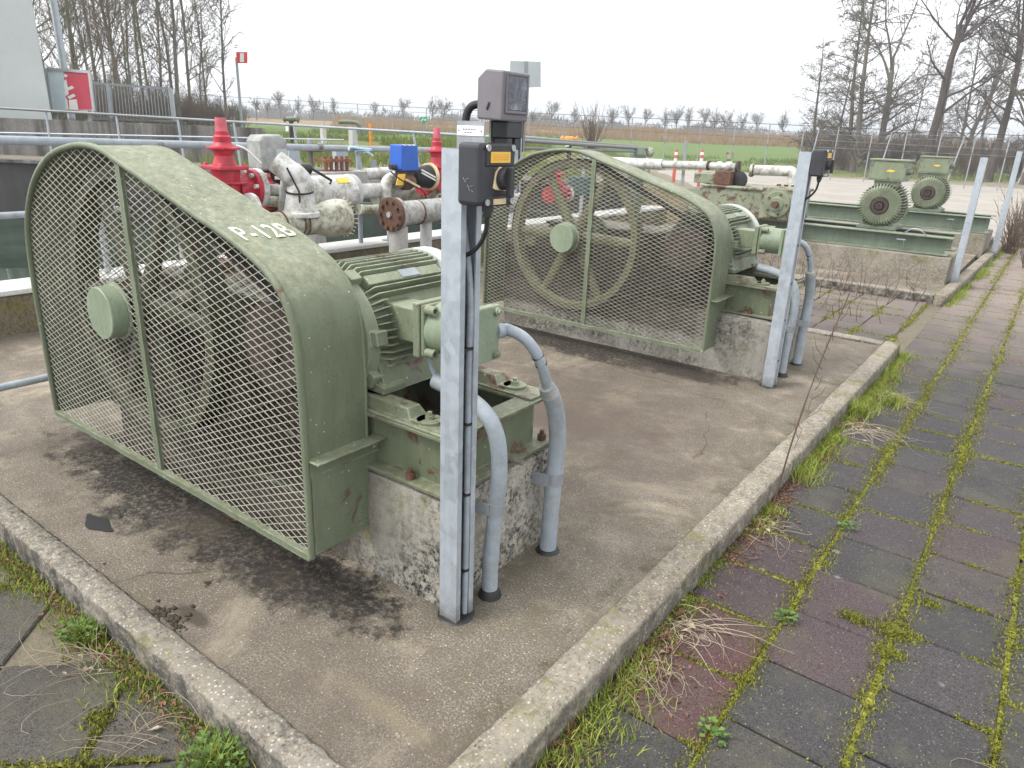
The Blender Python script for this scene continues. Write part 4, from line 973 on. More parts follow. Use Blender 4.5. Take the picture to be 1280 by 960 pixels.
mb = MB((-1.40, 1.93, .43)); mb.lathe((-1.46, 1.93, .46), (1, .1, 0), [(0, .016), (.06, .016), (.06, .012), (.10, .012)], 12); tag(mb.build('hose_nipple', 'bolt_steel'), 'small steel and black hose nipple on the near plinth edge', 'nipple')

# ------------------------------------------------------------------ the two bare motors on long beams
def beam_motor(x, y, z, L, label, grp='bare motors waiting on steel beams'):
    o = (x, y, z-.3); root = thing('electric_motor', o, label, 'motor', grp); N = lambda: MB(o); R = .285
    mb = N(); mb.lathe((x, y+.03, z), (0, 1, 0), [(0, R-.06), (L-.03, R-.06)], 36); mb.build('body', 'green_paint', root)
    mb = N(); mb.lathe((x, y, z), (0, 1, 0), [(0, .10), (.0, R-.07), (.03, R-.03), (.045, R-.03)], 36, False)
    mb.build('end_shield', 'green_pale', root)
    mb = N()
    for k in range(44):
        a = 2*PI*k/44; d = Vector((math.cos(a), 0, math.sin(a))); s = Vector((-d.z, 0, d.x)); c = Vector((x, 0, z))
        vs = []
        for r, yy in ((.12, y-.018), (R-.05, y-.014), (R, y+.03), (R, y+L), (R-.07, y+L), (.12, y+.02)):
            for sg in (-1, 1): vs.append(c+d*r+s*.0045*sg+Vector((0, yy, 0)))
        m = 6; mb.add(vs, [tuple(range(0, 12, 2)), tuple(range(1, 12, 2))[::-1]]+[(2*i, 2*i+1, 2*((i+1) % m)+1, 2*((i+1) % m)) for i in range(m)])
    mb.build('cooling_fins', 'green_pale', root)
    mb = N(); mb.lathe((x, y-.03, z), (0, 1, 0), [(0, .06), (0, .10), (.03, .115), (.06, .115)], 28, False); mb.lathe((x, y-.05, z), (0, 1, 0), [(0, .02), (0, .045), (.05, .045)], 20, False); mb.lathe((x, y-.04, z), (0, 1, 0), [(0, .02), (.03, .02)], 12); mb.build('hub', 'pulley_dark', root)
    mb = N(); mb.lathe((x, y+L*.42, z), (0, 1, 0), [(0, R-.05), (0, R+.006), (.04, R+.006), (.04, R-.05)], 40, False); mb.build('ring', 'green_pale', root)
    mb = N(); mb.box(x-.24, x+.24, y+.02, y+L-.04, z-.305, z-.26); mb.prism([(x-.22, z-.26), (x+.22, z-.26), (x+.14, z-.18), (x-.14, z-.18)], y+.06, y+L-.1); mb.build('foot', 'green_beam', root, .004)
    mb = N(); mb.box(x-.22, x+.22, y+.05, y+.42, z+.335, z+.565); mb.box(x-.14, x+.14, y+.08, y+.40, z+.24, z+.335); mb.box(x-.235, x+.245, y+.035, y+.435, z+.568, z+.592); tb = mb.build('terminal_box', 'green_pale', root, .006)
    mb = N(); mb.box(x-.25, x+.22, y+.05, y+.42, z+.318, z+.334); mb.build('box_plate', 'green_beam', tb)
    mb = N(); mb.lathe((x+.22, y+.14, z+.44), (1, 0, 0), [(0, .04), (.03, .04), (.03, .03), (.06, .03)], 14); mb.build('cable_gland', 'green_beam', tb); mb = N(); mb.lathe((x+.22, y+.30, z+.44), (1, 0, 0), [(0, .04), (.03, .04), (.03, .03), (.06, .03)], 14); mb.build('cable_gland', 'green_beam', tb)
    mb = N(); [mb.box(x-.20+i*.40-.02, x-.20+i*.40+.02, y+.043, y+.05, z+.50, z+.566) for i in range(2)]; mb.build('latch', 'green_beam', tb)
    mb = N(); mb.prism([(x-.02, z+.44), (x+.06, z+.43), (x+.10, z+.45), (x+.02, z+.462)], y+.0475, y+.0498); mb.build('danger_mark', 'yellow_label', tb)
    return root
beam_motor(-1.93, 10.72, .865, .62, 'nearer bare green motor with radial fins and a box on top')
beam_motor(-1.85, 14.15, .90, .62, 'farther bare green motor, standing behind and right of the nearer one')
def ibeam(x0, x1, y, z0, z1, label):
    o = (x1, y, z0); root = thing('steel_beam', o, label, 'beam', 'green steel beams under the bare motors'); mb = MB(o)
    mb.box(x0, x1, y-.10, y+.10, z0, z0+.014); mb.box(x0, x1+.02, y-.10, y+.10, z1-.014, z1); mb.box(x0, x1-.05, y-.008, y+.008, z0+.014, z1-.014); mb.build('girder', 'green_beam', root, .002)
    mb = MB(o); mb.box(x1-.60, x1-.50, y-.15, y-.102, z1-.075, z1-.066); mb.bar((x1-.52, y-.14, z1-.07), (x1-.52, y-.02, z1-.18), .008, .008); mb.build('lug', 'galv', root)
ibeam(-4.6, -1.0, 10.58, .335, .56, 'front green girder carrying the nearer bare motor'); ibeam(-4.6, -1.0, 11.25, .335, .558, 'rear green girder behind the nearer bare motor')
ibeam(-4.6, -.86, 14.12, .335, .59, 'front green girder carrying the farther bare motor'); ibeam(-4.6, -.86, 14.75, .335, .588, 'rear green girder behind the farther bare motor')
mb = MB((-1.75, 10.62, .56)); mb.tube(curve([(-1.55, 10.52, .565), (-1.45, 10.5, .63), (-1.36, 10.5, .62), (-1.28, 10.5, .565)], 4), .008, 6); tag(mb.build('lifting_handle', 'galv'), 'small bent handle on the girder right of the nearer bare motor', 'handle')

# exposed pump body of the third unit, rusty
o = (-3.4, 10.35, .56); root = thing('pump_unit', o, 'rust patched bare pump body without a guard behind the middle pump', 'pump', 'belt driven pump units'); N = lambda: MB(o)
mb = N(); mb.box(-4.25, -2.93, 10.30, 11.1, .575, .985); mb.box(-4.28, -2.90, 10.27, 11.13, .962, 1.0); body = mb.build('crankcase', 'green_rusty', root, .015)
mb = N(); mb.box(-3.36, -2.91, 10.25, 10.3, .60, 1.02); mb.box(-3.34, -2.95, 10.35, 11, 1.0, 1.03); mb.build('bearing_housing', 'green_rusty', root, .01)
mb = N(); mb.lathe((-3.12, 10.25, .81), (0, -1, 0), [(0, .175), (.05, .175), (.055, .165), (.055, .10), (.075, .09)], 30); fl = mb.build('flange', 'green_pale', root)
mb = N(); mb.lathe((-3.12, 10.18, .81), (0, -1, 0), [(0, .045), (.10, .042)], 16); mb.build('shaft_end', 'rust', fl)
mb = N(); [mb.bolt((-3.12+.135*math.cos(a), 10.196, .81+.135*math.sin(a)), (0, -1, 0), .016, .018) for a in [k*PI/2.5 for k in range(5)]]; mb.build('bolts', 'rust', fl)
mb = N(); mb.box(-4.5, -4.25, 10.32, 11.0, .60, .93); mb.box(-4.42, -3.92, 10.34, 10.75, 1.005, 1.15); mb.build('fluid_end', 'green_rusty', root, .012)
mb = N(); mb.box(-4.1, -3.86, 10.32, 10.72, 1.003, 1.19); mb.build('valve_cover', 'rust', root, .01)
for x in (-3.25, -3.15, -3.05): mb = N(); mb.bolt((x, 10.6, 1.03), (0, 0, 1), .03, .025); mb.build('cover_bolt', 'rust', root)
# valve and pipes on it
o = (-4.0, 10.5, 1.19); root = thing('valve_set', o, 'pale valve assembly with stem on top of the rusty bare pump body', 'valve'); N = lambda: MB(o)
mb = N(); mb.ball((-4.12, 10.52, 1.255), .065, 14); mb.ball((-3.98, 10.52, 1.26), .07, 14); mb.cyl((-4.3, 10.52, 1.25), (-3.85, 10.52, 1.255), .045); mb.build('body', 'pipe_white', root)
mb = N(); mb.lathe((-4.30, 10.52, 1.25), (1, 0, 0), [(0, .07), (.025, .07)], 16); mb.lathe((-3.86, 10.52, 1.255), (1, 0, 0), [(0, .085), (.03, .085)], 16); mb.build('flange', 'pulley_dark', root)
mb = N(); mb.cyl((-3.99, 10.52, 1.3), (-3.99, 10.52, 1.46), .028); mb.box(-4.03, -3.95, 10.48, 10.56, 1.36, 1.45); mb.build('stem', 'green_rusty', root)
mb = N(); mb.lathe((-3.78, 10.5, 1.08), (0, -1, 0), [(0, .10), (.03, .12), (.05, .12), (.06, .05)], 20); mb.build('dark_hand_wheel', 'black_rubber', root)
def pipe_thing(pts, r, mat, label, name='pipe', n=14, ends=None, sub=1):
    pts = [Vector(p) for p in pts]; o = tuple(pts[0]); root = thing(name, o, label, 'pipe', 'pale process pipes') if ends else None
    mb = MB(o); mb.tube(curve(pts, 6) if len(pts) > 2 else pts, r, n)
    ob = mb.build('run' if ends else name, mat, root)
    if not ends: return tag(ob, label, 'pipe', 'pale process pipes')
    for (p, d, rr, t, m2, nb) in ends:
        mb = MB(o); p = Vector(p); mb.lathe(p, d, [(0, rr), (t, rr)], 24); fo = mb.build('flange', m2, root)
        mb = MB(o); dd, a, b = mb.frame(d)
        for k in range(nb):
            q = 2*PI*k/nb; c = p+(a*math.cos(q)+b*math.sin(q))*rr*.78; mb.bolt(c+dd*t, dd, rr*.13, rr*.16); mb.bolt(c, -dd, rr*.13, rr*.16)
        mb.build('flange_bolts', 'rust', fo)
    return root
def lin(px, py, ya, x=None): return at_x(px, py, x)
pipe_thing([(-6.3, 10.4, 1.21), (-5.4, 10.45, 1.22), (-4.3, 10.52, 1.25)], .055, 'pipe_white', 'long thin white pipe leading to the valve on the rusty pump body')
pipe_thing([(-5.9, 10.45, 1.215), (-5.0, 10.47, 1.225)], .08, 'pipe_white', 'thicker white sleeve around the long thin pipe behind the middle guard')
pipe_thing([(-3.75, 10.95, 1.21), (-3.35, 11.0, 1.22), (-3.22, 11.02, 1.21), (-3.19, 11.03, 1.1), (-3.19, 11.03, .98)], .075, 'pipe_white', 'short white elbow pipe standing on the rusty pump body', ends=[((-3.80, 10.94, 1.205), (1, .1, 0), .095, .04, 'pipe_dirty', 6)])
# ------------------------------------------------------------------ settling basin: water, walls, railings
struct(MB().add([(-45, -12, -.35), (-6.35, -12, -.35), (-6.35, 14, -.35), (-45, 30, -.35)], [(0, 1, 2, 3)]).build('water', 'water'))
o = (-6.3, 5, 0); root = thing('parapet_wall', o, 'low mossy concrete parapet with pale coping beside the water', 'wall')
mb = MB(o); mb.box(-6.52, -6.16, -10, 13.3, -1.0, .30); mb.build('wall', 'parapet_moss', root, .015)
mb = MB(o); mb.box(-6.56, -6.14, -10, 13.3, .302, .345); mb.build('coping', 'coping', root, .01)
A = at_d(-330, 186, 14.75); B = at_d(0, 197, 14.75); D = at_d(560, 220, 14.6); E2 = SD*2.6+FW*14.6
zt = .74
def wallstrip(mb, pts, thick, z0, z1):
    for a, b in zip(pts, pts[1:]):
        a = Vector((a[0], a[1], 0)); b = Vector((b[0], b[1], 0)); nrm = Vector((-(b-a).y, (b-a).x, 0)).normalized()*thick
        q = [a, b, b+nrm, a+nrm]; mb.add([(p.x, p.y, z0) for p in q]+[(p.x, p.y, z1) for p in q], [(3, 2, 1, 0), (4, 5, 6, 7), (0, 1, 5, 4), (1, 2, 6, 5), (2, 3, 7, 6), (3, 0, 4, 7)])
L0 = SD*-26+FW*14.45; L1 = SD*2.4+FW*14.45
o = (B.x, B.y, 0); root = thing('basin_wall', o, 'dark wet far wall of the basin with a pale ledge on top', 'wall')
mb = MB(o); wallstrip(mb, [L0, L1], .3, -1, zt-.06); mb.build('wall', 'basin_dark', root)
mb = MB(o); wallstrip(mb, [L0-FW*.06, L1-FW*.06], .45, zt-.058, zt+.0); mb.build('ledge', 'basin_conc', root)
# inner green cross wall
c0 = Vector((-9.8, 8.6, 0)); c1 = Vector((-6.5, 10.6, 0)); mb = MB((-8, 9.6, 0)); wallstrip(mb, [c0, c1], .25, -1, .34); tag(mb.build('basin_wall', 'basin_green'), 'dark green streaked inner wall of the basin behind the pipes', 'wall')
# retaining wall behind the far railing
W0 = at_d(-330, 137, 16.4); W1 = at_d(322, 157, 16.4); mb = MB((W1.x, W1.y, 1.0)); 
wallstrip(mb, [W0, W1], .3, .3, (at_d(0, 150, 16.4).z+W1.z)/2); rw = tag(mb.build('retaining_wall', 'basin_conc'), 'stained grey concrete retaining wall behind the far railing', 'wall')
# railings
def rail_thing(lines, posts, label, mat, name='railing'):
    o = tuple(Vector(lines[0][0][0])); root = thing(name, o, label, 'railing', 'tubular steel railings')
    for pts, r in lines: mb = MB(o); mb.tube(pts, r, 10); mb.build('rail', mat, root)
    for a, b, r in posts: mb = MB(o); mb.cyl(a, b, r, n=8); mb.build('post', mat, root)
    return root
lines = [([at_d(x, 135+x*.0585, 14.75) for x in (-300, 0, 150, 300, 480, 600, 660)], .025), ([at_d(x, 166+x*.021, 14.75) for x in (-300, 0, 150, 300, 430)], .018)]
posts = [(at_d(x, 135+x*.0585, 14.75), at_d(x+9, 199+x*.03, 14.75), .022) for x in (-110, -28, 57, 145, 222, 292, 367, 443, 516, 588)]
rail_thing(lines, posts, 'far galvanised railing along the far side of the basin', 'galv')
near = [(-6.3, -4, 1.41), (-6.3, 2, 1.41), (-6.3, 5, 1.375), (-6.3, 7.3, 1.355), (-6.3, 8.4, 1.35)]
rail_thing([(near, .034), ([(-6.3, -4, .88), (-6.3, 3.0, .87)], .026)], [((-6.3, y, 1.38), (-6.3, y, .34), .026) for y in (-1.2, 2.75, 5.55, 7.6)], 'near thick pale handrail on the parapet beside the water', 'pvc_grey')
for y in (3.3, 5.0): mb = MB((-6.3, y, 1.39)); mb.lathe((-6.3, y, 1.385), (0, 1, 0), [(0, .040), (.05, .040)], 12); tag(mb.build('rail_clamp', 'galv_dull'), 'dark clamp ring on the near handrail, %s' % ('left of the first red valve' if y < 4 else 'right of the grey hood'), 'clamp', 'clamp rings on the near handrail')
rail_thing([([(-6.3, 8.45, 1.50), (-6.3, 10.5, 1.455), (-6.3, 12.6, 1.41)], .03), ([(-6.75, 8.5, 1.56), (-6.75, 10.5, 1.50), (-6.75, 12.9, 1.44)], .026), ([(-6.3, 8.45, 1.40), (-6.3, 12.6, 1.36)], .024)],
           [((-6.3, 12.3, 1.41), (-6.3, 12.3, .34), .035), ((-6.3, 10.3, 1.45), (-6.3, 10.3, .34), .03)], 'short double railing seen above the middle pump guard', 'galv')
o = (-6.3, 8.45, .34); root = thing('sign_post', o, 'galvanised section post with a blank sign plate seen from behind, beyond the meter box', 'sign')
mb = MB(o); chan(mb, -6.36, -6.24, 8.39, 8.51, .34, 2.3, .008, .03); mb.build('post', 'galv', root)
pc = [at_x(x, y, -6.42) for x, y in ((638, 110), (676, 109), (676, 77), (638, 76))]; mb = MB(o)
mb.add([p for p in pc]+[p+Vector((-.012, .006, 0)) for p in pc], [(0, 1, 2, 3), (7, 6, 5, 4), (0, 4, 5, 1), (1, 5, 6, 2), (2, 6, 7, 3), (3, 7, 4, 0)]); mb.build('sign_plate', 'sign_back', root)
mb = MB(o); m1, m2 = (pc[0]+pc[1])/2, (pc[2]+pc[3])/2; mb.bar(m1+Vector((.012, -.006, 0)), m2+Vector((.012, -.006, 0)), .05, .015, (.8, -.6, 0)); mb.build('plate_clip', 'galv_dull', root)
# loose pipe near the left edge of the pad
pipe_thing([(-4.03, -1.5, .30), (-4.03, 1.25, .30), (-4.03, 1.75, .30), (-4.03, 1.95, .2), (-4.03, 2.0, 0)], .02, 'pvc_grey', 'thin galvanised pipe entering from the left edge behind the near guard', n=8)

# ------------------------------------------------------------------ pipework between the pumps and the basin
# front white tee
a = at_x(338, 283, -4.9); b = at_x(430, 271, -4.9); d = (b-a).normalized()
o = tuple(a); root = thing('pipe_tee', o, 'white lagged pipe tee with bulging dirty end behind the lettered guard', 'pipe', 'pale process pipes')
mb = MB(o); L = (b-a).length; mb.lathe(a-d*.5, d, [(0, .10), (.5+L*.18, .105), (.5+L*.45, .108), (.5+L*.62, .115), (.5+L*.74, .148), (.5+L*.9, .158), (.5+L*.98, .15), (.5+L, .12)], 30, True, True); tee = mb.build('run', 'pipe_dirty', root)
mb = MB(o); [mb.lathe(a+d*L*t, d, [(0, .112), (.012, .112)], 24) for t in (.12, .34, .40)]; mb.build('strap', 'rust', tee)
g = random.Random(8); mb = MB(o); dd, ax, bx = mb.frame(d)
for k in range(26): q = 2*PI*k/26; rr = ax*math.cos(q)+bx*math.sin(q); p = b-d*.01+rr*.148; mb.bar(p, p+d*g.uniform(.01, .035)+rr*g.uniform(-.01, .025), .008, .006)
mb.build('frayed_edge', 'cream_paper', tee)
leg = at_x(384, 292, -4.9); mb = MB(o); mb.lathe((leg.x, leg.y, 0), (0, 0, 1), [(0, .085), (leg.z, .085)], 22); mb.build('leg', 'pipe_grey', root)
top = a+d*L*.40; mb = MB(o); mb.lathe((top.x, top.y, top.z+.05), (0, 0, 1), [(0, .15), (.03, .15), (.04, .135), (.17, .105), (.19, .105)], 26); mb.build('cone_branch', 'pipe_white', root)
mb = MB(o); mb.tube(curve([top+Vector((0, 0, .22)), top+Vector((0, .01, .31)), top+Vector((-.05, -.06, .40)), top+Vector((-.12, -.12, .47))], 5), [.104]*5+[.10]*5+[.09]*6, 22); mb.build('elbow', 'pipe_white', root)
mb = MB(o); [mb.lathe(top+Vector((0, 0, .24+.0*i)), (.1, -.1, 1), [(0, .112), (.012, .112)], 22) for i in range(1)]; mb.tube([top+Vector((.09, -.07, -.02)), top+Vector((.085, -.07, .25)), top+Vector((.03, -.13, .43))], .008, 6); mb.build('strap', 'black_rubber', root)
# big clad cylinder
a = at_x(392, 242, -5.75); b = at_x(436, 247, -5.75); d = Vector((0, 1, 0))
b = Vector((a.x, b.y, a.z)); o = tuple(a); root = thing('clad_pipe', o, 'fat white clad cylinder with a yellow sticker tapering to a thinner pipe', 'pipe', 'pale process pipes')
mb = MB(o); mb.lathe(a-d*.25, d, [(0, .165), ((b-a).length+.25, .168)], 34); mb.build('cladding', 'pipe_white', root)
mb = MB(o); mb.lathe(b, d, [(0, .176), (.05, .172)], 34); mb.build('end_cap', 'clad_grey', root)
mb = MB(o); mb.lathe(b+d*.05, d, [(0, .082), (.04, .082), (.05, .074), (.75, .072)], 26); mb.build('thin_pipe', 'pipe_white', root)
p = (a+b)/2+Vector((.118, .05, .122)); mb = MB(o); mb.obox(p, (.002, 0, .002), (0, .07, 0), (-.02, 0, .02)); mb.build('sticker', 'yellow_label', root)
# pipe with rusted blind flange and its pier
a = at_x(492, 268, -5.2); b = Vector((a.x, 5.86, a.z+.012)); d = b-a
root = pipe_thing([a, b], .118, 'pipe_grey', 'big grey pipe with a rusted blind flange facing the near motor', n=30,
   ends=[(a-Vector((0, .05, 0)), (0, 1, 0), .165, .05, 'rust', 10), (a+Vector((0, .004, 0)), (0, 1, 0), .16, .045, 'pipe_grey', 10), (b-Vector((0, .12, 0)), (0, 1, 0), .165, .045, 'pipe_dirty', 10), (b-Vector((0, .06, 0)), (0, 1, 0), .165, .045, 'pipe_white', 10)])
mb = MB(tuple(a)); mb.lathe(a-Vector((0, .052, 0)), (0, -1, 0), [(0, .03), (.02, .028)], 12); mb.build('plug', 'alu_frame', root)
mb = MB(tuple(a)); mb.lathe((a.x, a.y+.32, a.z), (0, 1, 0), [(0, .124), (.02, .124)], 28); mb.build('weld_seam', 'rust', root)
pipe_thing([b+Vector((0, .0, 0)), b+Vector((0, 1.3, 0))], .11, 'pipe_grey', 'continuation of the big grey pipe behind the near post')
o = (a.x, a.y+.05, 0); root = thing('pipe_pier', o, 'round concrete pier on a square block under the rusted blind flange', 'pier', 'piers under the pipes')
mb = MB(o); mb.lathe((a.x, a.y+.06, .3), (0, 0, 1), [(0, .115), (.03, .10), (.06, .095), (a.z-.42, .095)], 24); mb.build('column', 'pier_conc', root)
mb = MB(o); mb.box(a.x-.22, a.x+.18, a.y-.12, a.y+.28, -.05, .33); mb.build('block', 'pier_conc', root, .01)
o = (-5.25, 5.55, 0); root = thing('pipe_pier', o, 'slim pale steel column with bolted base plate under the big grey pipe', 'pier', 'piers under the pipes')
mb = MB(o); mb.lathe((-5.25, 5.52, .24), (0, 0, 1), [(0, .062), (.46, .062)], 20); mb.build('column', 'clad_grey', root)
mb = MB(o); mb.box(-5.40, -5.10, 5.37, 5.67, .21, .24); [mb.bolt((-5.25+sx*.11, 5.52+sy*.11, .24), (0, 0, 1), .02, .03) for sx in (-1, 1) for sy in (-1, 1)]; mb.build('base_plate', 'coping', root)
mb = MB(o); mb.box(-5.45, -5.05, 5.32, 5.72, -.05, .208); mb.build('block', 'parapet_moss', root, .01)
mb = MB((-5.9, 5.62, .34)); mb.cyl((-6.25, 5.95, .34), (-6.25, 5.95, .85), .03, n=10); mb.cyl((-6.25, 5.95, .345), (-6.25, 5.95, .355), .09, n=14); tag(mb.build('support_stub', 'galv'), 'thin galvanised stub standing on the parapet under the big grey pipe', 'support')
# dirty pipe and white elbow behind
p0 = at_x(470, 245, -6.0); p1 = at_x(545, 238, -6.0)
pipe_thing([p0, p1+Vector((0, .6, .0))], .105, 'pipe_dirty', 'stained pipe running behind the white elbow below the blue actuator', n=22)
e = [at_x(482, 262, -5.7), at_x(482, 238, -5.7), at_x(485, 226, -5.7), at_x(496, 221, -5.7), at_x(506, 222, -5.7)]
pipe_thing(e, .062, 'pipe_white', 'white elbow rising to the left of the blue actuator', n=18)
for px, lb in ((503, 'dark strap round the white elbow by the blue actuator'),): q = at_x(px, 222, -5.7); mb = MB(tuple(q)); mb.lathe(q, (0, 1, .1), [(0, .068), (.012, .068)], 18); tag(mb.build('strap', 'black_rubber'), lb, 'strap')
q = at_x(445, 232, -6.0); pipe_thing([at_x(443, 225, -6.15), at_x(448, 222, -6.15), at_x(455, 228, -6.15), at_x(470, 230, -6.15)], .085, 'pipe_white', 'white pipe bend behind the thin pipe of the fat cylinder', n=18)
# blue actuator on a valve
c = at_x(505, 196, -5.55); o = tuple(c); root = thing('valve_actuator', o, 'bright blue valve actuator box on the pipes', 'actuator')
mb = MB(o); mb.prism([(c.y-.125, c.z-.115), (c.y-.115, c.z+.12), (c.y+.115, c.z+.12), (c.y+.13, c.z-.115), (c.y+.115, c.z-.135), (c.y-.11, c.z-.135)], c.x-.09, c.x+.09, 'x'); mb.build('housing', 'blue_plastic', root, .012)
mb = MB(o); [mb.box(c.x+.06, c.x+.092, c.y+t-.012, c.y+t+.012, c.z+.112, c.z+.124) for t in (-.07, 0, .06)]; mb.build('cover_screws', 'white_paint', root)
mb = MB(o); mb.box(c.x-.05, c.x+.05, c.y-.08, c.y+.10, c.z-.18, c.z-.13); mb.lathe((c.x, c.y-.10, c.z-.10), (0, -1, 0), [(0, .03), (.10, .025)], 12); mb.build('mount', 'pulley_dark', root)
mb = MB(o); mb.lathe((c.x, c.y-.06, c.z-.25), (0, 1, 0), [(0, .06), (.04, .085), (.12, .085), (.18, .06)], 20); mb.build('valve_body', 'rust', root)
mb = MB(o); mb.bar((c.x+.08, c.y-.06, c.z-.22), (c.x+.1, c.y+.12, c.z-.30), .025, .02); mb.build('lever', 'cream_paper', root)
q = at_x(489, 218, -5.55); mb = MB(o); mb.obox((c.x+.06, c.y-.11, c.z-.22), (.004, 0, 0), (0, .05, 0), (0, .02, .055)); mb.build('tag_plate', 'yellow_label', root)
c2 = at_x(530, 221, -5.6); o = tuple(c2); root = thing('pipe_coupling', o, 'black and cream pipe coupling between the blue actuator and the right red valve', 'coupling')
mb = MB(o); mb.lathe(c2-Vector((0, .16, 0)), (0, 1, 0), [(0, .07), (.04, .10), (.22, .125)], 24); mb.build('boot', 'black_rubber', root)
mb = MB(o); mb.lathe(c2+Vector((0, .06, 0)), (0, 1, 0), [(0, .145), (.035, .145)], 26); mb.build('ring', 'cream_paper', root)
mb = MB(o); mb.lathe(c2-Vector((0, .2, -.1)), (.3, -.2, 1), [(0, .03), (.06, .03), (.06, .05), (.09, .05)], 12); mb.build('plug', 'red_faded', root)
mb = MB(o); [mb.bar(c2+Vector((.1, -.14, .05+.03*i)), c2+Vector((.12, .05, -.03+.03*i)), .02, .015) for i in range(2)]; mb.build('strips', 'white_paint', root)

def red_valve(px, ytop, yyoke, ybody, ybot, X, label, side=True, sc=1.0):
    zt_, zy, zb, z0 = [at_x(px, y, X).z for y in (ytop, yyoke, ybody, ybot)]; y = at_x(px, (ytop+ybot)/2, X).y; o = (X, y, z0)
    root = thing('gate_valve', o, label, 'valve', 'red gate valves'); k = sc
    mb = MB(o); mb.lathe((X, y, z0), (0, 0, 1), [(0, .10*k), ((zb-z0)*.45, .108*k), ((zb-z0)*.9, .112*k)], 8); mb.box(X-.13*k, X+.13*k, y-.125*k, y+.125*k, zb-.035, zb-.004); mb.box(X-.12*k, X+.12*k, y-.115*k, y+.115*k, z0+(zb-z0)*.42, z0+(zb-z0)*.5); body = mb.build('body', 'red_paint', root, .008)
    mb = MB(o); [mb.bolt((X+sx*.10*k, y+sy*.10*k, zb-.004), (0, 0, 1), .016*k, .02*k) for sx in (-1, 1) for sy in (-1, 1)]; mb.build('body_bolts', 'red_faded', body)
    mb = MB(o); H = zy-zb; mb.lathe((X, y, zb-.003), (0, 0, 1), [(0, .088*k), (H*.10, .085*k), (H*.55, .068*k), (H*.85, .085*k), (H*.93, .125*k), (H*1.02, .125*k), (H*1.08, .085*k), (H*1.3, .062*k)], 24); mb.build('bonnet', 'red_paint', root)
    mb = MB(o); zz = zy+H*.28; mb.lathe((X, y, zz-.01), (0, 0, 1), [(0, .062*k), ((zt_-zz)*.28, .066*k), ((zt_-zz)*.36, .05*k), ((zt_-zz)*.5, .05*k)], 20); mb.build('gland', 'red_paint', root)
    mb = MB(o); mb.lathe((X, y, zz+(zt_-zz)*.42), (0, 0, 1), [(0, .046*k), ((zt_-zz)*.58, .040*k)], 16); mb.build('stem_cap', 'red_faded', root)
    if side:
        zc = z0+(zb-z0)*.25
        mb = MB(o); mb.lathe((X, y+.08, zc), (0, 1, 0), [(0, .09*k), (.12, .09*k), (.12, .145*k), (.155, .145*k)], 28); fl = mb.build('flange', 'red_paint', root); mb = MB(o); mb.lathe((X, y-.10, zc), (0, -1, 0), [(0, .09*k), (.09, .09*k), (.09, .145*k), (.125, .145*k)], 28); mb.build('flange', 'red_paint', root)
        mb = MB(o); mb.lathe((X, y+.237, zc), (0, 1, 0), [(0, .155*k), (.045, .155*k)], 28)
        for q in range(8): a = 2*PI*q/8+.2; mb.bolt((X+.125*k*math.cos(a), y+.282, zc+.125*k*math.sin(a)), (0, 1, 0), .018, .03); mb.bolt((X+.125*k*math.cos(a), y+.195, zc+.125*k*math.sin(a)), (0, -1, 0), .018, .03)
        mb.build('counter_flange', 'pipe_white', fl)
    return root
v1 = red_valve(280, 147, 184, 206, 247, -5.2, 'largest red gate valve standing left of the grey hood')
mb = MB(tuple(v1.location)); y = v1.location.y; mb.tube(curve([(-5.12, y+.06, 1.43), (-5.08, y+.12, 1.40), (-5.05, y+.22, 1.30)], 4), .008, 5); mb.build('cord', 'white_paint', v1)
red_valve(546, 160, 188, 206, 236, -5.75, 'red gate valve at the right, half behind the near post', True, .92)
red_valve(697, 205, 217, 228, 248, -6.05, 'red gate valve seen through the mesh of the middle guard', True, .8)
red_valve(336, 216, 228, 238, 262, -5.45, 'small red valve below the grey hood', True, .55)
c = at_x(727, 232, -6.0); mb = MB(tuple(c)); mb.box(c.x-.12, c.x+.12, c.y-.2, c.y+.2, c.z-.14, c.z+.14); tag(mb.build('junction_box', 'teal_paint', None, .02), 'dark teal box seen through the mesh of the middle guard', 'box')
# rusty flanged stub by the guard edge
a = at_x(312, 262, -5.0); o = tuple(a); root = thing('pipe_stub', o, 'rusty pipe stub with a pale flange ring just behind the sloping guard', 'pipe', 'pale process pipes')
mb = MB(o); mb.lathe(a-Vector((0, .15, 0)), (0, 1, 0), [(0, .07), (.16, .085)], 20); mb.build('stub', 'rust', root)
mb = MB(o); mb.lathe(a+Vector((0, .0, 0)), (0, 1, 0), [(0, .125), (.03, .125)], 24); mb.build('flange', 'pipe_white', root)
pipe_thing([at_x(318, 236, -5.35), at_x(372, 240, -5.35), at_x(388, 243, -5.35)], .05, 'pipe_grey', 'thin grey pipe behind the small red valve', n=14)
pipe_thing([at_x(318, 226, -5.5), at_x(380, 228, -5.5)], .018, 'black_rubber', 'thin black rod under the grey hood', n=8)
pipe_thing([at_x(296, 266, -4.95), at_x(345, 284, -4.92)], .085, 'pipe_dirty', 'dirty white pipe peeking over the sloping guard', n=18)
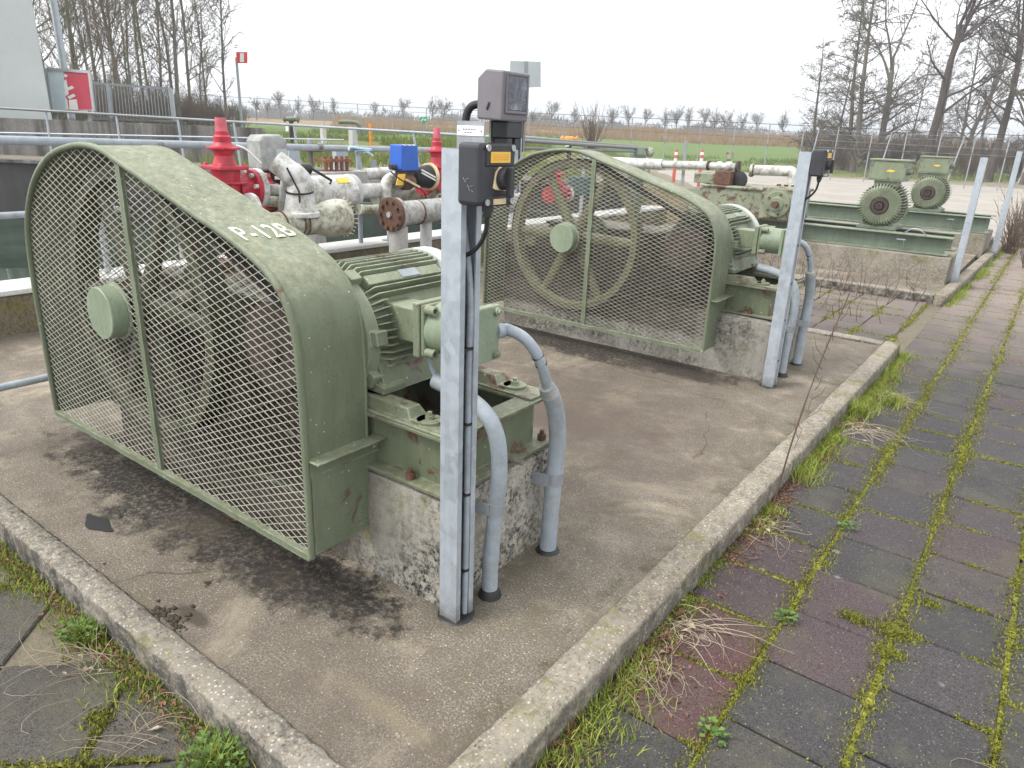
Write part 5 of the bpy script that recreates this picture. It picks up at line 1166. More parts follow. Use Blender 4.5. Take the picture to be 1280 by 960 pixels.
for (px, py, X, r_, t_, lb) in ((362, 236, -5.4, .085, .03, 'rusty flange disc left of the white cone branch'), (371, 250, -5.5, .10, .03, 'pale flange disc behind the white cone branch'), (327, 244, -5.35, .075, .03, 'small pale flange disc beside the small red valve')):
    p = at_x(px, py, X); o = tuple(p); root = thing('pipe_flange', o, lb, 'flange', 'loose looking flange discs in the pipework'); mb = MB(o); mb.lathe(p, (0, 1, 0), [(0, r_), (t_, r_)], 22); mb.lathe(p, (0, -1, 0), [(0, r_*.6), (.10, r_*.55)], 16); fo = mb.build('disc', 'rust' if 'rusty' in lb else 'pipe_dirty', root)
    mb = MB(o); [mb.bolt(p+Vector((r_*.75*math.cos(q), t_, r_*.75*math.sin(q))), (0, 1, 0), .013, .02) for q in [k*PI/3 for k in range(6)]]; mb.build('flange_bolts', 'rust', fo)
pipe_thing([at_x(300, 250, -5.3), at_x(345, 252, -5.3), at_x(395, 262, -5.3)], .045, 'pipe_dirty', 'low stained pipe between the red valves', n=12)
pipe_thing([at_x(352, 268, -5.15), at_x(354, 240, -5.15), at_x(356, 222, -5.15)], .03, 'pipe_grey', 'thin grey riser beside the white cone branch', n=10)
pipe_thing([at_x(448, 262, -5.5), at_x(470, 262, -5.5), at_x(486, 258, -5.5)], .05, 'pipe_dirty', 'stained pipe stub meeting the rusted blind flange', n=12)
pipe_thing([at_x(455, 218, -6.1), at_x(480, 216, -6.1), at_x(540, 214, -6.1)], .06, 'pipe_white', 'white pipe behind the blue actuator', n=12)
mb = MB(tuple(at_x(362, 215, -5.2))); mb.tube(curve([at_x(352, 208, -5.2), at_x(362, 222, -5.2), at_x(368, 214, -5.2), at_x(380, 232, -5.2), at_x(378, 262, -5.0)], 5), .007, 5); tag(mb.build('black_cable', 'black_rubber'), 'thin black cable drooping from the grey hood over the pipes', 'cable')
mb = MB(tuple(at_x(500, 212, -5.5))); mb.tube(curve([at_x(488, 214, -5.5), at_x(500, 224, -5.45), at_x(515, 232, -5.45), at_x(528, 238, -5.45), at_x(534, 250, -5.45)], 5), .007, 5); tag(mb.build('black_cable', 'black_rubber'), 'thin black cable looping under the blue actuator', 'cable')
# grey hood on a post
c = at_x(335, 190, -5.5); b = at_x(335, 212, -5.5); o = (c.x, c.y, b.z); root = thing('weathered_hood', o, 'lichen grey weathered hood with a pale plate between the red valves', 'hood')
h = c.z-b.z; w = .135
mb = MB(o); mb.prism([(c.y-w, b.z), (c.y-w-.01, c.z+h*.6), (c.y-w*.8, c.z+h*.95), (c.y+w*.5, c.z+h), (c.y+w*.95, c.z+h*.75), (c.y+w+.01, b.z)], c.x-.10, c.x+.10, 'x'); mb.build('cover', 'cap_grey', root, .02)
mb = MB(o); mb.obox((c.x+.102, c.y+.06, c.z-.03), (.003, 0, 0), (0, .055, 0), (0, 0, .06)); mb.build('plate', 'sign_back', root)
mb = MB(o); mb.cyl((c.x, c.y, 0), (c.x, c.y, b.z), .04, n=12); mb.box(c.x-.08, c.x+.08, c.y-.02, c.y+.14, b.z-.05, b.z-.002); mb.build('post', 'pulley_dark', root)
# lever and black junction right of the elbow
p = at_x(372, 212, -5.3); mb = MB(tuple(p)); mb.lathe(p, (0, 1, 0), [(0, .045), (.12, .045)], 14); mb.tube([p+Vector((0, .12, .02)), p+Vector((0, .36, -.10)), p+Vector((0, .34, -.13))], .012, 6); tag(mb.build('valve_lever', 'black_rubber'), 'black valve lever above the white conical pipe branch', 'lever')
# handwheel, rusty finned flange on a grey concrete beam
p0 = at_x(352, 226, -6.15); p1 = at_x(446, 226, -6.15); o = tuple(p0); mb = MB(o); mb.box(-6.55, -5.98, p0.y, p1.y, p0.z-.12, p0.z+.08); tag(mb.build('pipe_bridge', 'pier_conc'), 'grey concrete beam behind the fat white cylinder', 'beam')
c = at_x(416, 206, -6.2); o = tuple(c); root = thing('flange_stack', o, 'rusty orange bolted flange row on the grey concrete beam', 'flange')
mb = MB(o); mb.box(c.x-.10, c.x+.10, c.y-.17, c.y+.17, c.z-.085, c.z-.055); mb.box(c.x-.10, c.x+.10, c.y-.17, c.y+.17, c.z+.03, c.z+.06); mb.build('plates', 'rust_orange', root)
for k in range(5): mb = MB(o); mb.cyl((c.x+.06, c.y-.14+k*.07, c.z-.10), (c.x+.06, c.y-.14+k*.07, c.z+.09), .018, n=8); mb.build('bolt', 'rust_orange', root)
c = at_x(388, 189, -6.5); o = tuple(c); root = thing('hand_wheel', o, 'thin rusty hand wheel seen edge on above the grey beam', 'hand wheel')
mb = MB(o); mb.lathe(c, (0, 0, 1), [(0, .13), (.015, .14), (.03, .13)], 20); mb.build('wheel', 'rust_orange', root)
mb = MB(o); mb.cyl(c-Vector((0, 0, .3)), c+Vector((0, 0, .12)), .025, n=10); mb.build('stem', 'galv_dull', root)
hs = [at_x(436, 188, -6.25), at_x(438, 184, -6.25), at_x(452, 186, -6.25), at_x(464, 187, -6.25), at_x(455, 189, -6.25), at_x(443, 190, -6.25), at_x(458, 190, -6.25), at_x(466, 195, -6.25)]
mb = MB(tuple(hs[0])); mb.tube(curve(hs, 4), .013, 6); tag(mb.build('hose', 'hose_blue'), 'pale blue hose looped over the near handrail', 'hose')
p = at_x(467, 200, -6.22); q = at_x(467, 250, -6.22); mb = MB(tuple(q)); mb.cyl(q, p, .032, n=10); tag(mb.build('standpipe', 'galv_dull'), 'thin grey standpipe in front of the near handrail', 'pipe', 'pale process pipes')
# walkway in the basin
a = at_x(180, 214, -9.2); b = at_x(352, 214, -9.2); o = tuple(b); root = thing('walkway', o, 'grey steel walkway over the basin behind the red valve', 'walkway')
mb = MB(o); mb.box(-9.6, -8.9, a.y, b.y+.6, .88, .94); mb.build('deck', 'galv_dull', root)
mb = MB(o); mb.box(-8.9, -8.87, a.y, b.y+.6, .84, 1.0); mb.build('toe_board', 'galv_dull', root)
for y in (a.y+.3, b.y-.1, b.y+.5): mb = MB(o); mb.cyl((-9.0, y, -.6), (-9.0, y, .88), .07, n=12); mb.build('leg', 'pier_conc', root)
for px, X, w in ((425, -9.5, .12), (365, -8.6, .09)):
    p = at_x(px, 188, X); mb = MB((p.x, p.y, .3)); mb.box(p.x-.05, p.x+.05, p.y-w, p.y+w, .0, p.z+.05); tag(mb.build('steel_bracket', 'galv'), 'upright galvanised bracket behind the near handrail, ' + ('above the orange flange row' if px > 400 else 'right of the grey hood'), 'bracket', 'galvanised brackets by the basin')

# ------------------------------------------------------------------ left background: pillar, hoarding, gate, lamp pole
pr = at_d(66, 150, 17.0); o = (pr.x, pr.y, 1.3); root = thing('concrete_pillar', o, 'massive pale concrete pillar rising out of the top left corner', 'pillar')
mb = MB(o); z0 = 1.25; rd = Vector((pr.x, pr.y, 0)).normalized(); rd = (rd*.97-SD*.24).normalized(); q = [pr, pr-SD*3.2, pr-SD*3.2+rd*2, pr+rd*2]; tp = [p+SD*(.0 if i in (1, 2) else -.06) for i, p in enumerate(q)]
mb.add([(p.x, p.y, z0) for p in q]+[(p.x, p.y, 11) for p in tp], [(3, 2, 1, 0), (4, 5, 6, 7), (0, 1, 5, 4), (1, 2, 6, 5), (2, 3, 7, 6), (3, 0, 4, 7)]); mb.build('shaft', 'pillar_conc', root, .03)
def panel(mb, corners, t, off=0):     # upright flat board through measured corners, with thickness
    c = [Vector(p)-FW*off for p in corners]; mb.add(c+[p+FW*t for p in c], [(3, 2, 1, 0), (4, 5, 6, 7), (0, 1, 5, 4), (1, 2, 6, 5), (2, 3, 7, 6), (3, 0, 4, 7)])
dd = 17.6; P = lambda x, y: at_d(x, y, dd)
o = tuple(P(90, 138)); root = thing('hoarding', o, 'red and pale printed board in a metal frame beside the concrete pillar', 'sign board')
mb = MB(o); panel(mb, [P(84, 138), P(118, 138), P(112, 91), P(79, 89)], .03); mb.build('red_panel', 'poster_red', root)
mb = MB(o); panel(mb, [P(65, 138), P(84, 138), P(79, 89), P(58, 87)], .03); mb.build('pale_panel', 'poster_pale', root)
mb = MB(o)
for cs in ([(80, 92), (85, 94), (83, 97), (80, 96)], [(80, 101), (83, 99), (86, 118), (82, 120)], [(83, 110), (90, 107), (93, 110), (86, 113)], [(84, 121), (92, 117), (95, 120), (87, 124)], [(86, 125), (96, 124), (98, 137), (87, 137)], [(81, 122), (84, 124), (86, 137), (83, 137)]): panel(mb, [P(*c) for c in cs], .004, .006)
mb.build('white_shapes', 'white_paint', root)
mb = MB(o); pts = [P(65, 139), P(118, 139), P(112, 90), P(58, 86)]; [mb.bar(pts[i]-FW*.01, pts[(i+1) % 4]-FW*.01, .05, .06, (0, 0, 1) if i % 2 == 0 else FW) for i in range(4)]; mb.build('frame', 'alu_frame', root)
mb = MB(o); mb.bar(P(70, 138), P(70, 152), .08, .08, FW); mb.build('leg', 'galv_dull', root); mb = MB(o); mb.bar(P(113, 138), P(113, 152), .08, .08, FW); mb.build('leg', 'galv_dull', root)
dd = 20.5; P2 = lambda x, y: at_d(x, y, dd)
o = tuple(P2(165, 150)); root = thing('gate', o, 'galvanised vertical bar gate in front of the bare wood', 'gate')
mb = MB(o); mb.bar(P2(104, 103), P2(214, 111), .05, .06, (0, 0, 1)); mb.bar(P2(112, 148), P2(218, 152), .05, .06, (0, 0, 1)); mb.build('frame', 'galv_dull', root)
mb = MB(o)
for k in range(25): x = 114+k*4.1; mb.cyl(P2(x, 103+(x-104)*.072), P2(x+4, 149), .012, n=6)
mb.build('bars', 'galv_dull', root)
for x in (135, 213): mb = MB(o); mb.bar(P2(x, 103+(x-104)*.072), P2(x+5, 152), .09, .09, FW); mb.build('post', 'galv', root)
mb = MB(tuple(at_d(90, 150, 20))); mb.cyl(at_d(90, 150, 20.9)-Vector((0, 0, .8)), at_d(90, 150, 20.9)+Vector((0, 0, 9)), .10, .07, 12); tag(mb.build('lamp_pole', 'galv'), 'pale steel mast rising behind the red board', 'pole')
p = at_d(302, 152, 40); o = tuple(p); root = thing('sign_mast', o, 'small red and white sign on a tall thin mast before the left wood', 'sign')
tp = at_d(302, 72, 40); mb = MB(o); mb.cyl((p.x, p.y, .9), (p.x, p.y, tp.z), .07, n=8); mb.build('mast', 'galv_dull', root)
mb = MB(o); panel(mb, [at_d(296, 79, 39.8), at_d(309, 79, 39.8), at_d(309, 65, 39.8), at_d(295, 65, 39.8)], .04); sg = mb.build('sign_plate', 'sign_red', root)
mb = MB(o); panel(mb, [at_d(300, 77.5, 39.8), at_d(305, 77.5, 39.8), at_d(305, 66.5, 39.8), at_d(300, 66.5, 39.8)], .005, .008); mb.build('symbol', 'white_paint', sg)
p = at_d(530, 151, 32); o = tuple(p); root = thing('exit_sign', o, 'small green escape route sign on a thin pole at the field fence', 'sign')
mb = MB(o); mb.cyl((p.x, p.y, .6), p+Vector((0, 0, .1)), .03, n=6); mb.build('pole', 'galv_dull', root)
mb = MB(o); panel(mb, [at_d(525, 153, 31.9), at_d(534, 153, 31.9), at_d(534, 146, 31.9), at_d(525, 146, 31.9)], .02); sg = mb.build('sign_plate', 'sign_green', root)
mb = MB(o); Q = lambda x, y: at_d(x, y, 31.9)
for cs in ([(526, 151.5), (527, 152), (528.6, 149), (527.6, 148.7)], [(527.4, 149.4), (529.3, 149.8), (529.4, 149), (527.8, 148.4)], [(529.0, 150.2), (531.6, 150.2), (531.6, 149.4), (529, 149.4)], [(531.3, 151.5), (533.3, 149.8), (531.3, 148.1), (531.3, 148.2)]): panel(mb, [Q(*c) for c in cs], .004, .006)
mb.ball(Q(528.6, 147.6)-FW*.006, .022, 8); mb.build('symbol', 'white_paint', sg)
# field valves
def field_valve(px, py0, py1, d, label, yellow=False):
    b = at_d(px, py1, d); t = at_d(px, py0, d); o = tuple(b); root = thing('field_valve', o, label, 'valve', 'valves in the grass'); mb = MB(o)
    mb.cyl(b-Vector((0, 0, .3)), t, .06, n=12); mb.build('body', 'pulley_dark', root)
    mb = MB(o); mb.lathe(t-SD*.24, SD, [(0, .05), (.05, .10), (.09, .05), (.18, .075), (.30, .075), (.39, .05), (.43, .10), (.48, .05)], 12); mb.build('head', 'yellow_valve' if yellow else 'green_beam', root)
    mb = MB(o); mb.box(b.x-.06, b.x+.06, b.y-.13, b.y-.12, (b.z+t.z)/2-.08, (b.z+t.z)/2+.08); mb.build('label_plate', 'white_label', root)
field_valve(364, 149, 172, 22, 'dark valve on a post in the grass left of the bent pipe')
field_valve(712, 174, 184, 20, 'yellow topped valve above the middle pump guard', True)
pipe_thing([at_d(424, 152.5, 22), at_d(436, 152.5, 22), at_d(446, 154, 22), at_d(451, 160, 22), at_d(455, 170, 22)], .06, 'green_beam', 'dark green bent vent pipe standing in the field grass', n=12)
p = at_d(441, 166, 22); mb = MB(tuple(p)); mb.box(p.x-.09, p.x+.09, p.y-.09, p.y+.09, p.z-.5, p.z+.16); tag(mb.build('pipe_block', 'coping'), 'white concrete block under the bent vent pipe', 'block')
p = at_d(404, 166, 24); mb = MB(tuple(p)); mb.box(p.x-.07, p.x+.07, p.y-.07, p.y+.07, p.z-.6, p.z+.2); tag(mb.build('marker_post', 'coping'), 'white marker post in the grass between valve and bent pipe', 'marker')
p = at_d(463, 163, 22); mb = MB(tuple(p)); mb.box(p.x-.035, p.x+.035, p.y-.035, p.y+.035, p.z-.5, p.z+.2); tag(mb.build('marker_post', 'yellow_valve'), 'yellow marker post right of the bent vent pipe', 'marker')
# bollards
for px, lb in ((842, 'left red and white bollard beside the service road'), (874, 'right red and white bollard beside the service road')):
    b = at_d(px, 223, 27); t = at_d(px, 187, 27); H = t.z-b.z; o = tuple(b); root = thing('bollard', o, lb, 'bollard', 'red and white bollards')
    mb = MB(o); mb.cyl((b.x, b.y, -.1), (b.x, b.y, t.z), .06, n=14); mb.build('tube', 'bollard_red', root)
    for k in (.38, .60, .82): mb = MB(o); mb.lathe((b.x, b.y, b.z+H*k), (0, 0, 1), [(0, .062), (H*.10, .062)], 14); mb.build('white_band', 'white_paint', root)
b = at_d(855, 214, 26); t = at_d(857, 176, 26); mb = MB(tuple(b)); mb.cyl(b-Vector((0, 0, .5)), t, .06, n=8); tag(mb.build('steel_pole', 'galv_dull'), 'dark steel pole between the two red and white bollards', 'pole')
p = at_d(797, 200, 13.5); mb = MB(tuple(p)); mb.lathe((p.x, p.y, .3), (0, 0, 1), [(0, .14), (p.z-.2, .15), (p.z-.1, .10)], 16); tag(mb.build('green_drum', 'green_beam'), 'small dark green drum behind the middle pump guard', 'drum')
p = at_d(812, 190, 13.8); mb = MB(tuple(p)); mb.ball(p, .09, 10); mb.tube([p, p+Vector((0, 0, -.2)), p+Vector((.03, 0, -.5))], [.05, .03, .03], 8); tag(mb.build('rail_end_valve', 'pipe_dirty'), 'dirty white tap at the end of the short double railing', 'tap')

# ------------------------------------------------------------------ field fence
fa = at_d(240, 150, 62); fb = at_d(1300, 200, 33); o = (fa.x, fa.y, 1.5); root = thing('field_fence', o, 'thin post and wire fence running across the field', 'fence')
NP = 26; tops = []
for k in range(NP):
    t = k/(NP-1); px = 232+1075*t; d = 62*(1-t)**1.15+33*(1-(1-t)**1.15); ytop = 118+ (px-240)*.0565 if px < 560 else 136+(px-560)*.046
    T = at_d(px, ytop, d); s_ = T.dot(SD); zb = terr(s_, d)-.1; tops.append(T)
    mb = MB(o); mb.cyl((T.x, T.y, zb), T+Vector((0, 0, .0)), .03, n=6); mb.build('post', 'galv_dull', root)
for kk, fz in enumerate((.02, .35, .75)):
    mb = MB(o); mb.tube([p-Vector((0, 0, fz)) for p in tops], .014 if kk == 0 else .008, 4, False); mb.build('wire', 'pulley_dark', root)
# nearer fence on the right with leaning posts
root = thing('wire_fence', tuple(at_d(1180, 210, 38)), 'taller wire fence with leaning posts before the right hand trees', 'fence'); o = tuple(root.location); tops = []
for k in range(6):
    px = 1010+k*88; b = at_d(px, 211+k*4, 37-k*1.2); t = at_d(px+14+k*3, 161+k*4.6, 37-k*1.2); mb = MB(o); mb.cyl(b-Vector((0, 0, .2)), t, .032, n=8); mb.build('post', 'galv_dull', root); tops.append((b, t))
for f in (.55, .72, .88, .98): mb = MB(o); mb.tube([b+(t-b)*f for b, t in tops], .006, 4, False); mb.build('wire', 'galv_dull', root)

# ------------------------------------------------------------------ bare trees
RMIN = .014
def branch(mb, p, d, L, r, segs, wander, g, n, up=0.0, tip=.3):
    pts = [Vector(p)]; rs = [r]; d = Vector(d).normalized()
    for i in range(segs):
        d = (d+Vector((g.gauss(0, wander), g.gauss(0, wander), g.gauss(0, wander)+up))).normalized(); pts.append(pts[-1]+d*(L/segs)); rs.append(r*(1-(1-tip)*(i+1)/segs))
    mb.tube(pts, rs, n, False); return pts, rs
def side_dir(d, ang, g):
    d = Vector(d).normalized(); u = Vector((0, 0, 1)) if abs(d.z) < .9 else Vector((1, 0, 0)); a = d.cross(u).normalized(); b = a.cross(d); q = g.uniform(0, 2*PI)
    return (d*math.cos(ang)+(a*math.cos(q)+b*math.sin(q))*math.sin(ang)).normalized()
def twigs(mb, pts, rs, lvl, g, prm):
    num, ang, lf, up, dr = prm[lvl]
    L0 = (pts[-1]-pts[0]).length
    for k in range(num):
        t = g.uniform(.18, 1.0)*(len(pts)-1); i = min(int(t), len(pts)-2); f = t-i; p = pts[i].lerp(pts[i+1], f); r = max(RMIN, rs[i]*.5); d = pts[i+1]-pts[i]
        l = L0*lf*g.uniform(.5, 1.1)*(1.15-.5*t/len(pts)); last = lvl == len(prm)-1
        q, w = branch(mb, p, side_dir(d, R_(ang)*g.uniform(.6, 1.3), g), l, min(r, .05) if lvl else r, 3 if last else 5, .16, g, 3 if lvl else 4, up+dr, .35)
        if not last: twigs(mb, q, w, lvl+1, g, prm)
def make_tree(kind, seed):
    g = random.Random(seed); tr = MB(); cr = MB(); global RMIN
    RMIN = {'slender': .013, 'spreading': .014, 'alder': .015, 'far': .032, 'shrub': .02, 'broom': .011}[kind]
    if kind == 'slender':
        H = g.uniform(13, 17); pts, rs = branch(tr, (0, 0, -.3), (g.gauss(0, .04), g.gauss(0, .04), 1), H, g.uniform(.075, .12), 14, .04, g, 7, .02, .15)
        for k in range(44):
            t = g.uniform(.16, 1)*(len(pts)-1); i = min(int(t), len(pts)-2); p = pts[i].lerp(pts[i+1], t-i)
            q, w = branch(cr, p, side_dir((0, 0, 1), R_(g.uniform(28, 60)), g), g.uniform(1.2, 3.2)*(1.25-.6*t/len(pts)), max(.015, rs[i]*.38), 6, .10, g, 4, .05, .3); twigs(cr, q, w, 0, g, [(7, 40, .5, .03, 0), (4, 40, .5, .02, 0)])
    elif kind == 'spreading':
        H = g.uniform(12, 15); pts, rs = branch(tr, (0, 0, -.3), (g.gauss(0, .08), g.gauss(0, .08), 1), H*.62, g.uniform(.22, .30), 9, .06, g, 9, .03, .5)
        tops = [pts[-1]]
        for k in range(3): q, w = branch(tr, pts[-1-k], side_dir((0, 0, 1), R_(g.uniform(12, 34)), g), H*.5, rs[-1-k]*.7, 8, .09, g, 6, .05, .2); twigs(cr, q, w, 0, g, [(11, 48, .55, .02, -.02), (6, 42, .5, 0, -.03), (4, 40, .5, 0, -.06)])
        for k in range(9):
            t = g.uniform(.35, 1)*(len(pts)-1); i = min(int(t), len(pts)-2); q, w = branch(cr, pts[i], side_dir((0, 0, 1), R_(g.uniform(45, 75)), g), g.uniform(2.5, 5), rs[i]*.42, 7, .12, g, 5, .05, .25); twigs(cr, q, w, 0, g, [(7, 45, .5, .0, -.03), (5, 40, .5, 0, -.05), (3, 40, .55, 0, -.08)])
    elif kind == 'alder':
        H = g.uniform(11, 13); pts, rs = branch(tr, (0, 0, -.3), (.05, .02, 1), H, .2, 12, .04, g, 8, .02, .12)
        for k in range(50):
            t = g.uniform(.10, 1)*(len(pts)-1); i = min(int(t), len(pts)-2); f = t/len(pts); q, w = branch(cr, pts[i], side_dir((0, 0, 1), R_(g.uniform(55, 85)), g), (4.6-3.6*f)*g.uniform(.7, 1.1), max(.02, rs[i]*.32), 7, .09, g, 4, .03, .25); twigs(cr, q, w, 0, g, [(11, 42, .42, 0, -.05), (5, 40, .5, 0, -.12)])
    elif kind == 'far':
        H = g.uniform(8, 11); pts, rs = branch(tr, (0, 0, -.3), (g.gauss(0, .03), 0, 1), H*.62, .20, 5, .04, g, 6, .02, .5)
        for k in range(16): i = g.randrange(3, len(pts)); q, w = branch(cr, pts[i], side_dir((0, 0, 1), R_(g.uniform(12, 48)), g), H*.45*g.uniform(.6, 1.1), .08, 5, .10, g, 3, .03, .4); twigs(cr, q, w, 0, g, [(9, 40, .5, .03, 0), (5, 40, .5, .02, 0)])
        cr.v = [tuple(v) for v in cr.v]
    elif kind == 'shrub':
        for k in range(40):
            q, w = branch(cr if k > 3 else tr, (g.gauss(0, .7), g.gauss(0, .7), -.1), (g.gauss(0, .3), g.gauss(0, .3), 1), g.uniform(2.0, 4.6), .035, 6, .09, g, 4, .03, .3); twigs(cr, q, w, 0, g, [(9, 34, .45, .02, 0), (4, 36, .5, .02, 0)])
    elif kind == 'broom':
        for k in range(46): q, w = branch(cr if k > 3 else tr, (g.gauss(0, .18), g.gauss(0, .18), -.1), (g.gauss(0, .26), g.gauss(0, .26), 1), g.uniform(1.8, 3.3), .024, 5, .05, g, 3, .03, .3); twigs(cr, q, w, 0, g, [(4, 22, .4, .03, 0)])
    return tr, cr
protos = {}
def place_tree(kind, seed, bark_, px, d, sc, label, cat, grp, rot=None, name='bare_tree', hpx=None, dz=0, parts=True):
    key = (kind, seed, bark_)
    p = at_d(px, 160, d); s_ = p.dot(SD); z = terr(s_, d)+dz
    if key not in protos:
        tr, cr = make_tree(kind, seed); root = thing(name, (0, 0, 0), '', cat, grp); tr.build('trunk' if kind not in ('shrub', 'broom') else 'stems', bark_, root); cr.build('crown', bark_, root)
        protos[key] = (root, max(v[2] for v in tr.v+cr.v)); o = root
    else: o = copy_tree(protos[key][0])
    H = protos[key][1]; k = sc
    if hpx is not None: k = (at_d(px, hpx, d).z-z)/H
    o.location = (p.x, p.y, z); o.scale = (k, k, k); o.rotation_euler = (0, 0, rot if rot is not None else (seed*1.7+px*.37) % 6.28); o['label'] = label
    return o
# right hand group
RG = 'bare trees on the right beyond the road'
place_tree('spreading', 1, 'bark_dark', 1166, 46, 1.15, 'biggest bare tree, forking trunk behind the farther motor', 'tree', RG, 0.6)
place_tree('alder', 2, 'bark_grey', 1076, 50, 1.08, 'fine twigged drooping tree at the left edge of the right tree group', 'tree', RG, 2.0)
place_tree('spreading', 3, 'bark_grey', 1104, 54, 1.0, 'bare tree just right of the drooping one', 'tree', RG, 4.2)
place_tree('spreading', 1, 'bark_dark', 1252, 44, 1.0, 'thick bare tree near the right picture edge', 'tree', RG, 3.3)
place_tree('slender', 21, 'bark_grey', 1205, 50, .95, 'slim bare tree between the forking tree and the right edge', 'tree', RG, 1.1)
place_tree('slender', 22, 'bark_grey', 1232, 55, 1.0, 'thin bare tree behind the thick one at right edge', 'tree', RG, 2.1)
place_tree('alder', 2, 'bark_grey', 1046, 56, .62, 'low drooping tree at the very left of the right group', 'tree', RG, 5.0)
place_tree('slender', 21, 'bark_grey', 1142, 58, .8, 'slim tree directly left of the biggest trunk', 'tree', RG, 4.0)
place_tree('spreading', 3, 'bark_grey', 1300, 42, 1.05, 'tree leaning in from beyond the right picture edge', 'tree', RG, .4)
place_tree('spreading', 3, 'bark_grey', 1215, 66, .85, 'paler bare tree far behind the right group', 'tree', RG, 1.9)
place_tree('alder', 2, 'bark_grey', 1180, 64, .8, 'drooping tree far behind the biggest trunk', 'tree', RG, 3.0)
place_tree('alder', 2, 'bark_grey', 1022, 57, .70, 'drooping tree farthest left in the right group, half hidden by haze', 'tree', RG, 2.6)
place_tree('alder', 5, 'bark_grey', 1062, 53, .95, 'dense fine twigged tree between the two drooping ones', 'tree', RG, 1.2)
SG = 'leafless undergrowth shrubs'
for i, (px, d, h) in enumerate([(1022, 58, 150), (1050, 60, 152), (1088, 60, 155), (1118, 58, 150), (1150, 62, 156), (1178, 60, 154), (1206, 58, 158), (1238, 62, 160), (1268, 56, 158), (1060, 52, 165), (1130, 55, 168), (1190, 55, 170), (1225, 50, 172), (1292, 48, 165)]):
    place_tree('shrub', 30+i % 3, ('bark_brown', 'bark_dark', 'bark_brown')[i % 3], px, d, 1, 'leafless brown shrub in the undergrowth below the right tree group', 'shrub', None, None, 'shrub', h)['group'] = SG+' on the right'
# left hand wood
LG = 'slender bare trees of the left wood'
LT = [(70, 34, 'thick stemmed tree close behind the pale mast'), (100, 38, 'slim tree above the left end of the gate'), (112, 44, 'thin trunk right of the red board'), (128, 36, 'straight trunk over the left gate post'), (140, 48, 'slim grey trunk above the gate, left third'), (150, 40, 'trunk above the gate, left of its middle'), (160, 35, 'dark trunk over the middle of the gate'), (172, 46, 'slim trunk over the gate, right of its middle'), (182, 52, 'pale slim trunk over the right third of the gate'), (192, 38, 'straight dark trunk left of the right gate post'), (204, 50, 'thin trunk just beside the right gate post'), (216, 42, 'trunk right behind the right gate post'), (226, 36, 'dark trunk just right of the gate'), (238, 40, 'tall trunk standing free right of the gate'), (252, 48, 'slim tree second from the wood edge'), (262, 44, 'slim tree left of the curved tree'), (283, 38, 'curved tree marking the right edge of the left wood'), (56, 30, 'trunk partly hidden by the concrete pillar'), (88, 52, 'far trunk behind the mast'), (40, 36, 'trunk hidden behind the concrete pillar edge'), (122, 58, 'far slim tree deep in the wood over the gate'), (166, 60, 'farthest slim tree deep in the wood')]
for i, (px, d, lb) in enumerate(LT):
    place_tree('slender', 41+i % 4, ('bark_grey', 'bark_green', 'bark_brown', 'bark_grey')[i % 4], px, d, (1.0, 1.1, .92, 1.05, .85)[i % 5]*(.62 if px == 283 else .8 if px > 245 else 1), lb, 'tree', LG)
for i, (px, d, h) in enumerate([(60, 32, 70), (75, 30, 80), (98, 34, 78), (120, 33, 88), (142, 36, 92), (163, 34, 95), (186, 36, 98), (208, 35, 102), (228, 38, 104), (246, 40, 108), (262, 42, 112), (280, 42, 112), (110, 46, 60), (150, 48, 66), (200, 50, 80), (240, 50, 92), (300, 44, 125)]):
    place_tree('shrub', 30+i % 3, ('bark_brown', 'bark_green', 'bark_brown')[i % 3], px, d, 1, 'leafless brown shrub in the undergrowth of the left wood', 'shrub', None, None, 'shrub', h)['group'] = SG+' on the left'
place_tree('broom', 50, 'bark_brown', 741, 34, 1, 'lone bushy broom shaped shrub in the field above the middle guard', 'shrub', None, 1.0, 'shrub', 121)
# line of far trees
far_list = [(322, 96, 118), (336, 100, 122), (352, 120, 112), (375, 130, 117), (392, 128, 116), (420, 140, 120), (504, 120, 121), (540, 110, 116), (553, 112, 117), (585, 140, 126), (687, 125, 124), (716, 130, 128), (764, 128, 128), (785, 130, 128), (805, 132, 134), (830, 128, 131), (846, 126, 128), (858, 130, 131), (880, 132, 133), (893, 128, 131), (908, 134, 134), (925, 130, 138), (948, 128, 139), (980, 120, 135), (665, 140, 133), (640, 150, 130), (470, 150, 126)]
for i, (px, d, h) in enumerate(far_list):
    place_tree('far', 60+i % 4, 'bark_grey', px, d, 1, 'bare tree in the hazy row on the horizon', 'tree', 'far bare trees along the horizon', i*1.3, 'bare_tree', h)
# far wood as one mass
g = random.Random(77); mb = MB()
for k in range(230):
    d = g.uniform(190, 330); a = g.uniform(-.66, .66); s_ = a*d; z = terr(s_, d); P = SD*s_+FW*d; H = g.uniform(2.4, 5.2)*(1+.5*noise.noise(Vector((a*11, 0, 0))))*d/250; W = g.uniform(4, 9)*d/250
    for q in range(130):
        u = g.gauss(0, .45); v = g.random()**.8; hh = H*(1-.55*min(1, abs(u)))*v; c = P+SD*(u*W)+FW*g.gauss(0, 2)+Vector((0, 0, z+hh)); l = g.uniform(.6, 1.6); w = g.uniform(.08, .2); t = g.gauss(0, .5)
        e = SD*math.sin(t)*l+Vector((0, 0, math.cos(t)*l)); f = SD*math.cos(t)*w-Vector((0, 0, math.sin(t)*w)); mb.add([c-f, c+f, c+e], [(0, 1, 2)])
fw = mb.build('far_wood', 'bark_grey'); tag(fw, 'hazy grey band of bare woodland along the horizon', 'wood', kind='stuff')
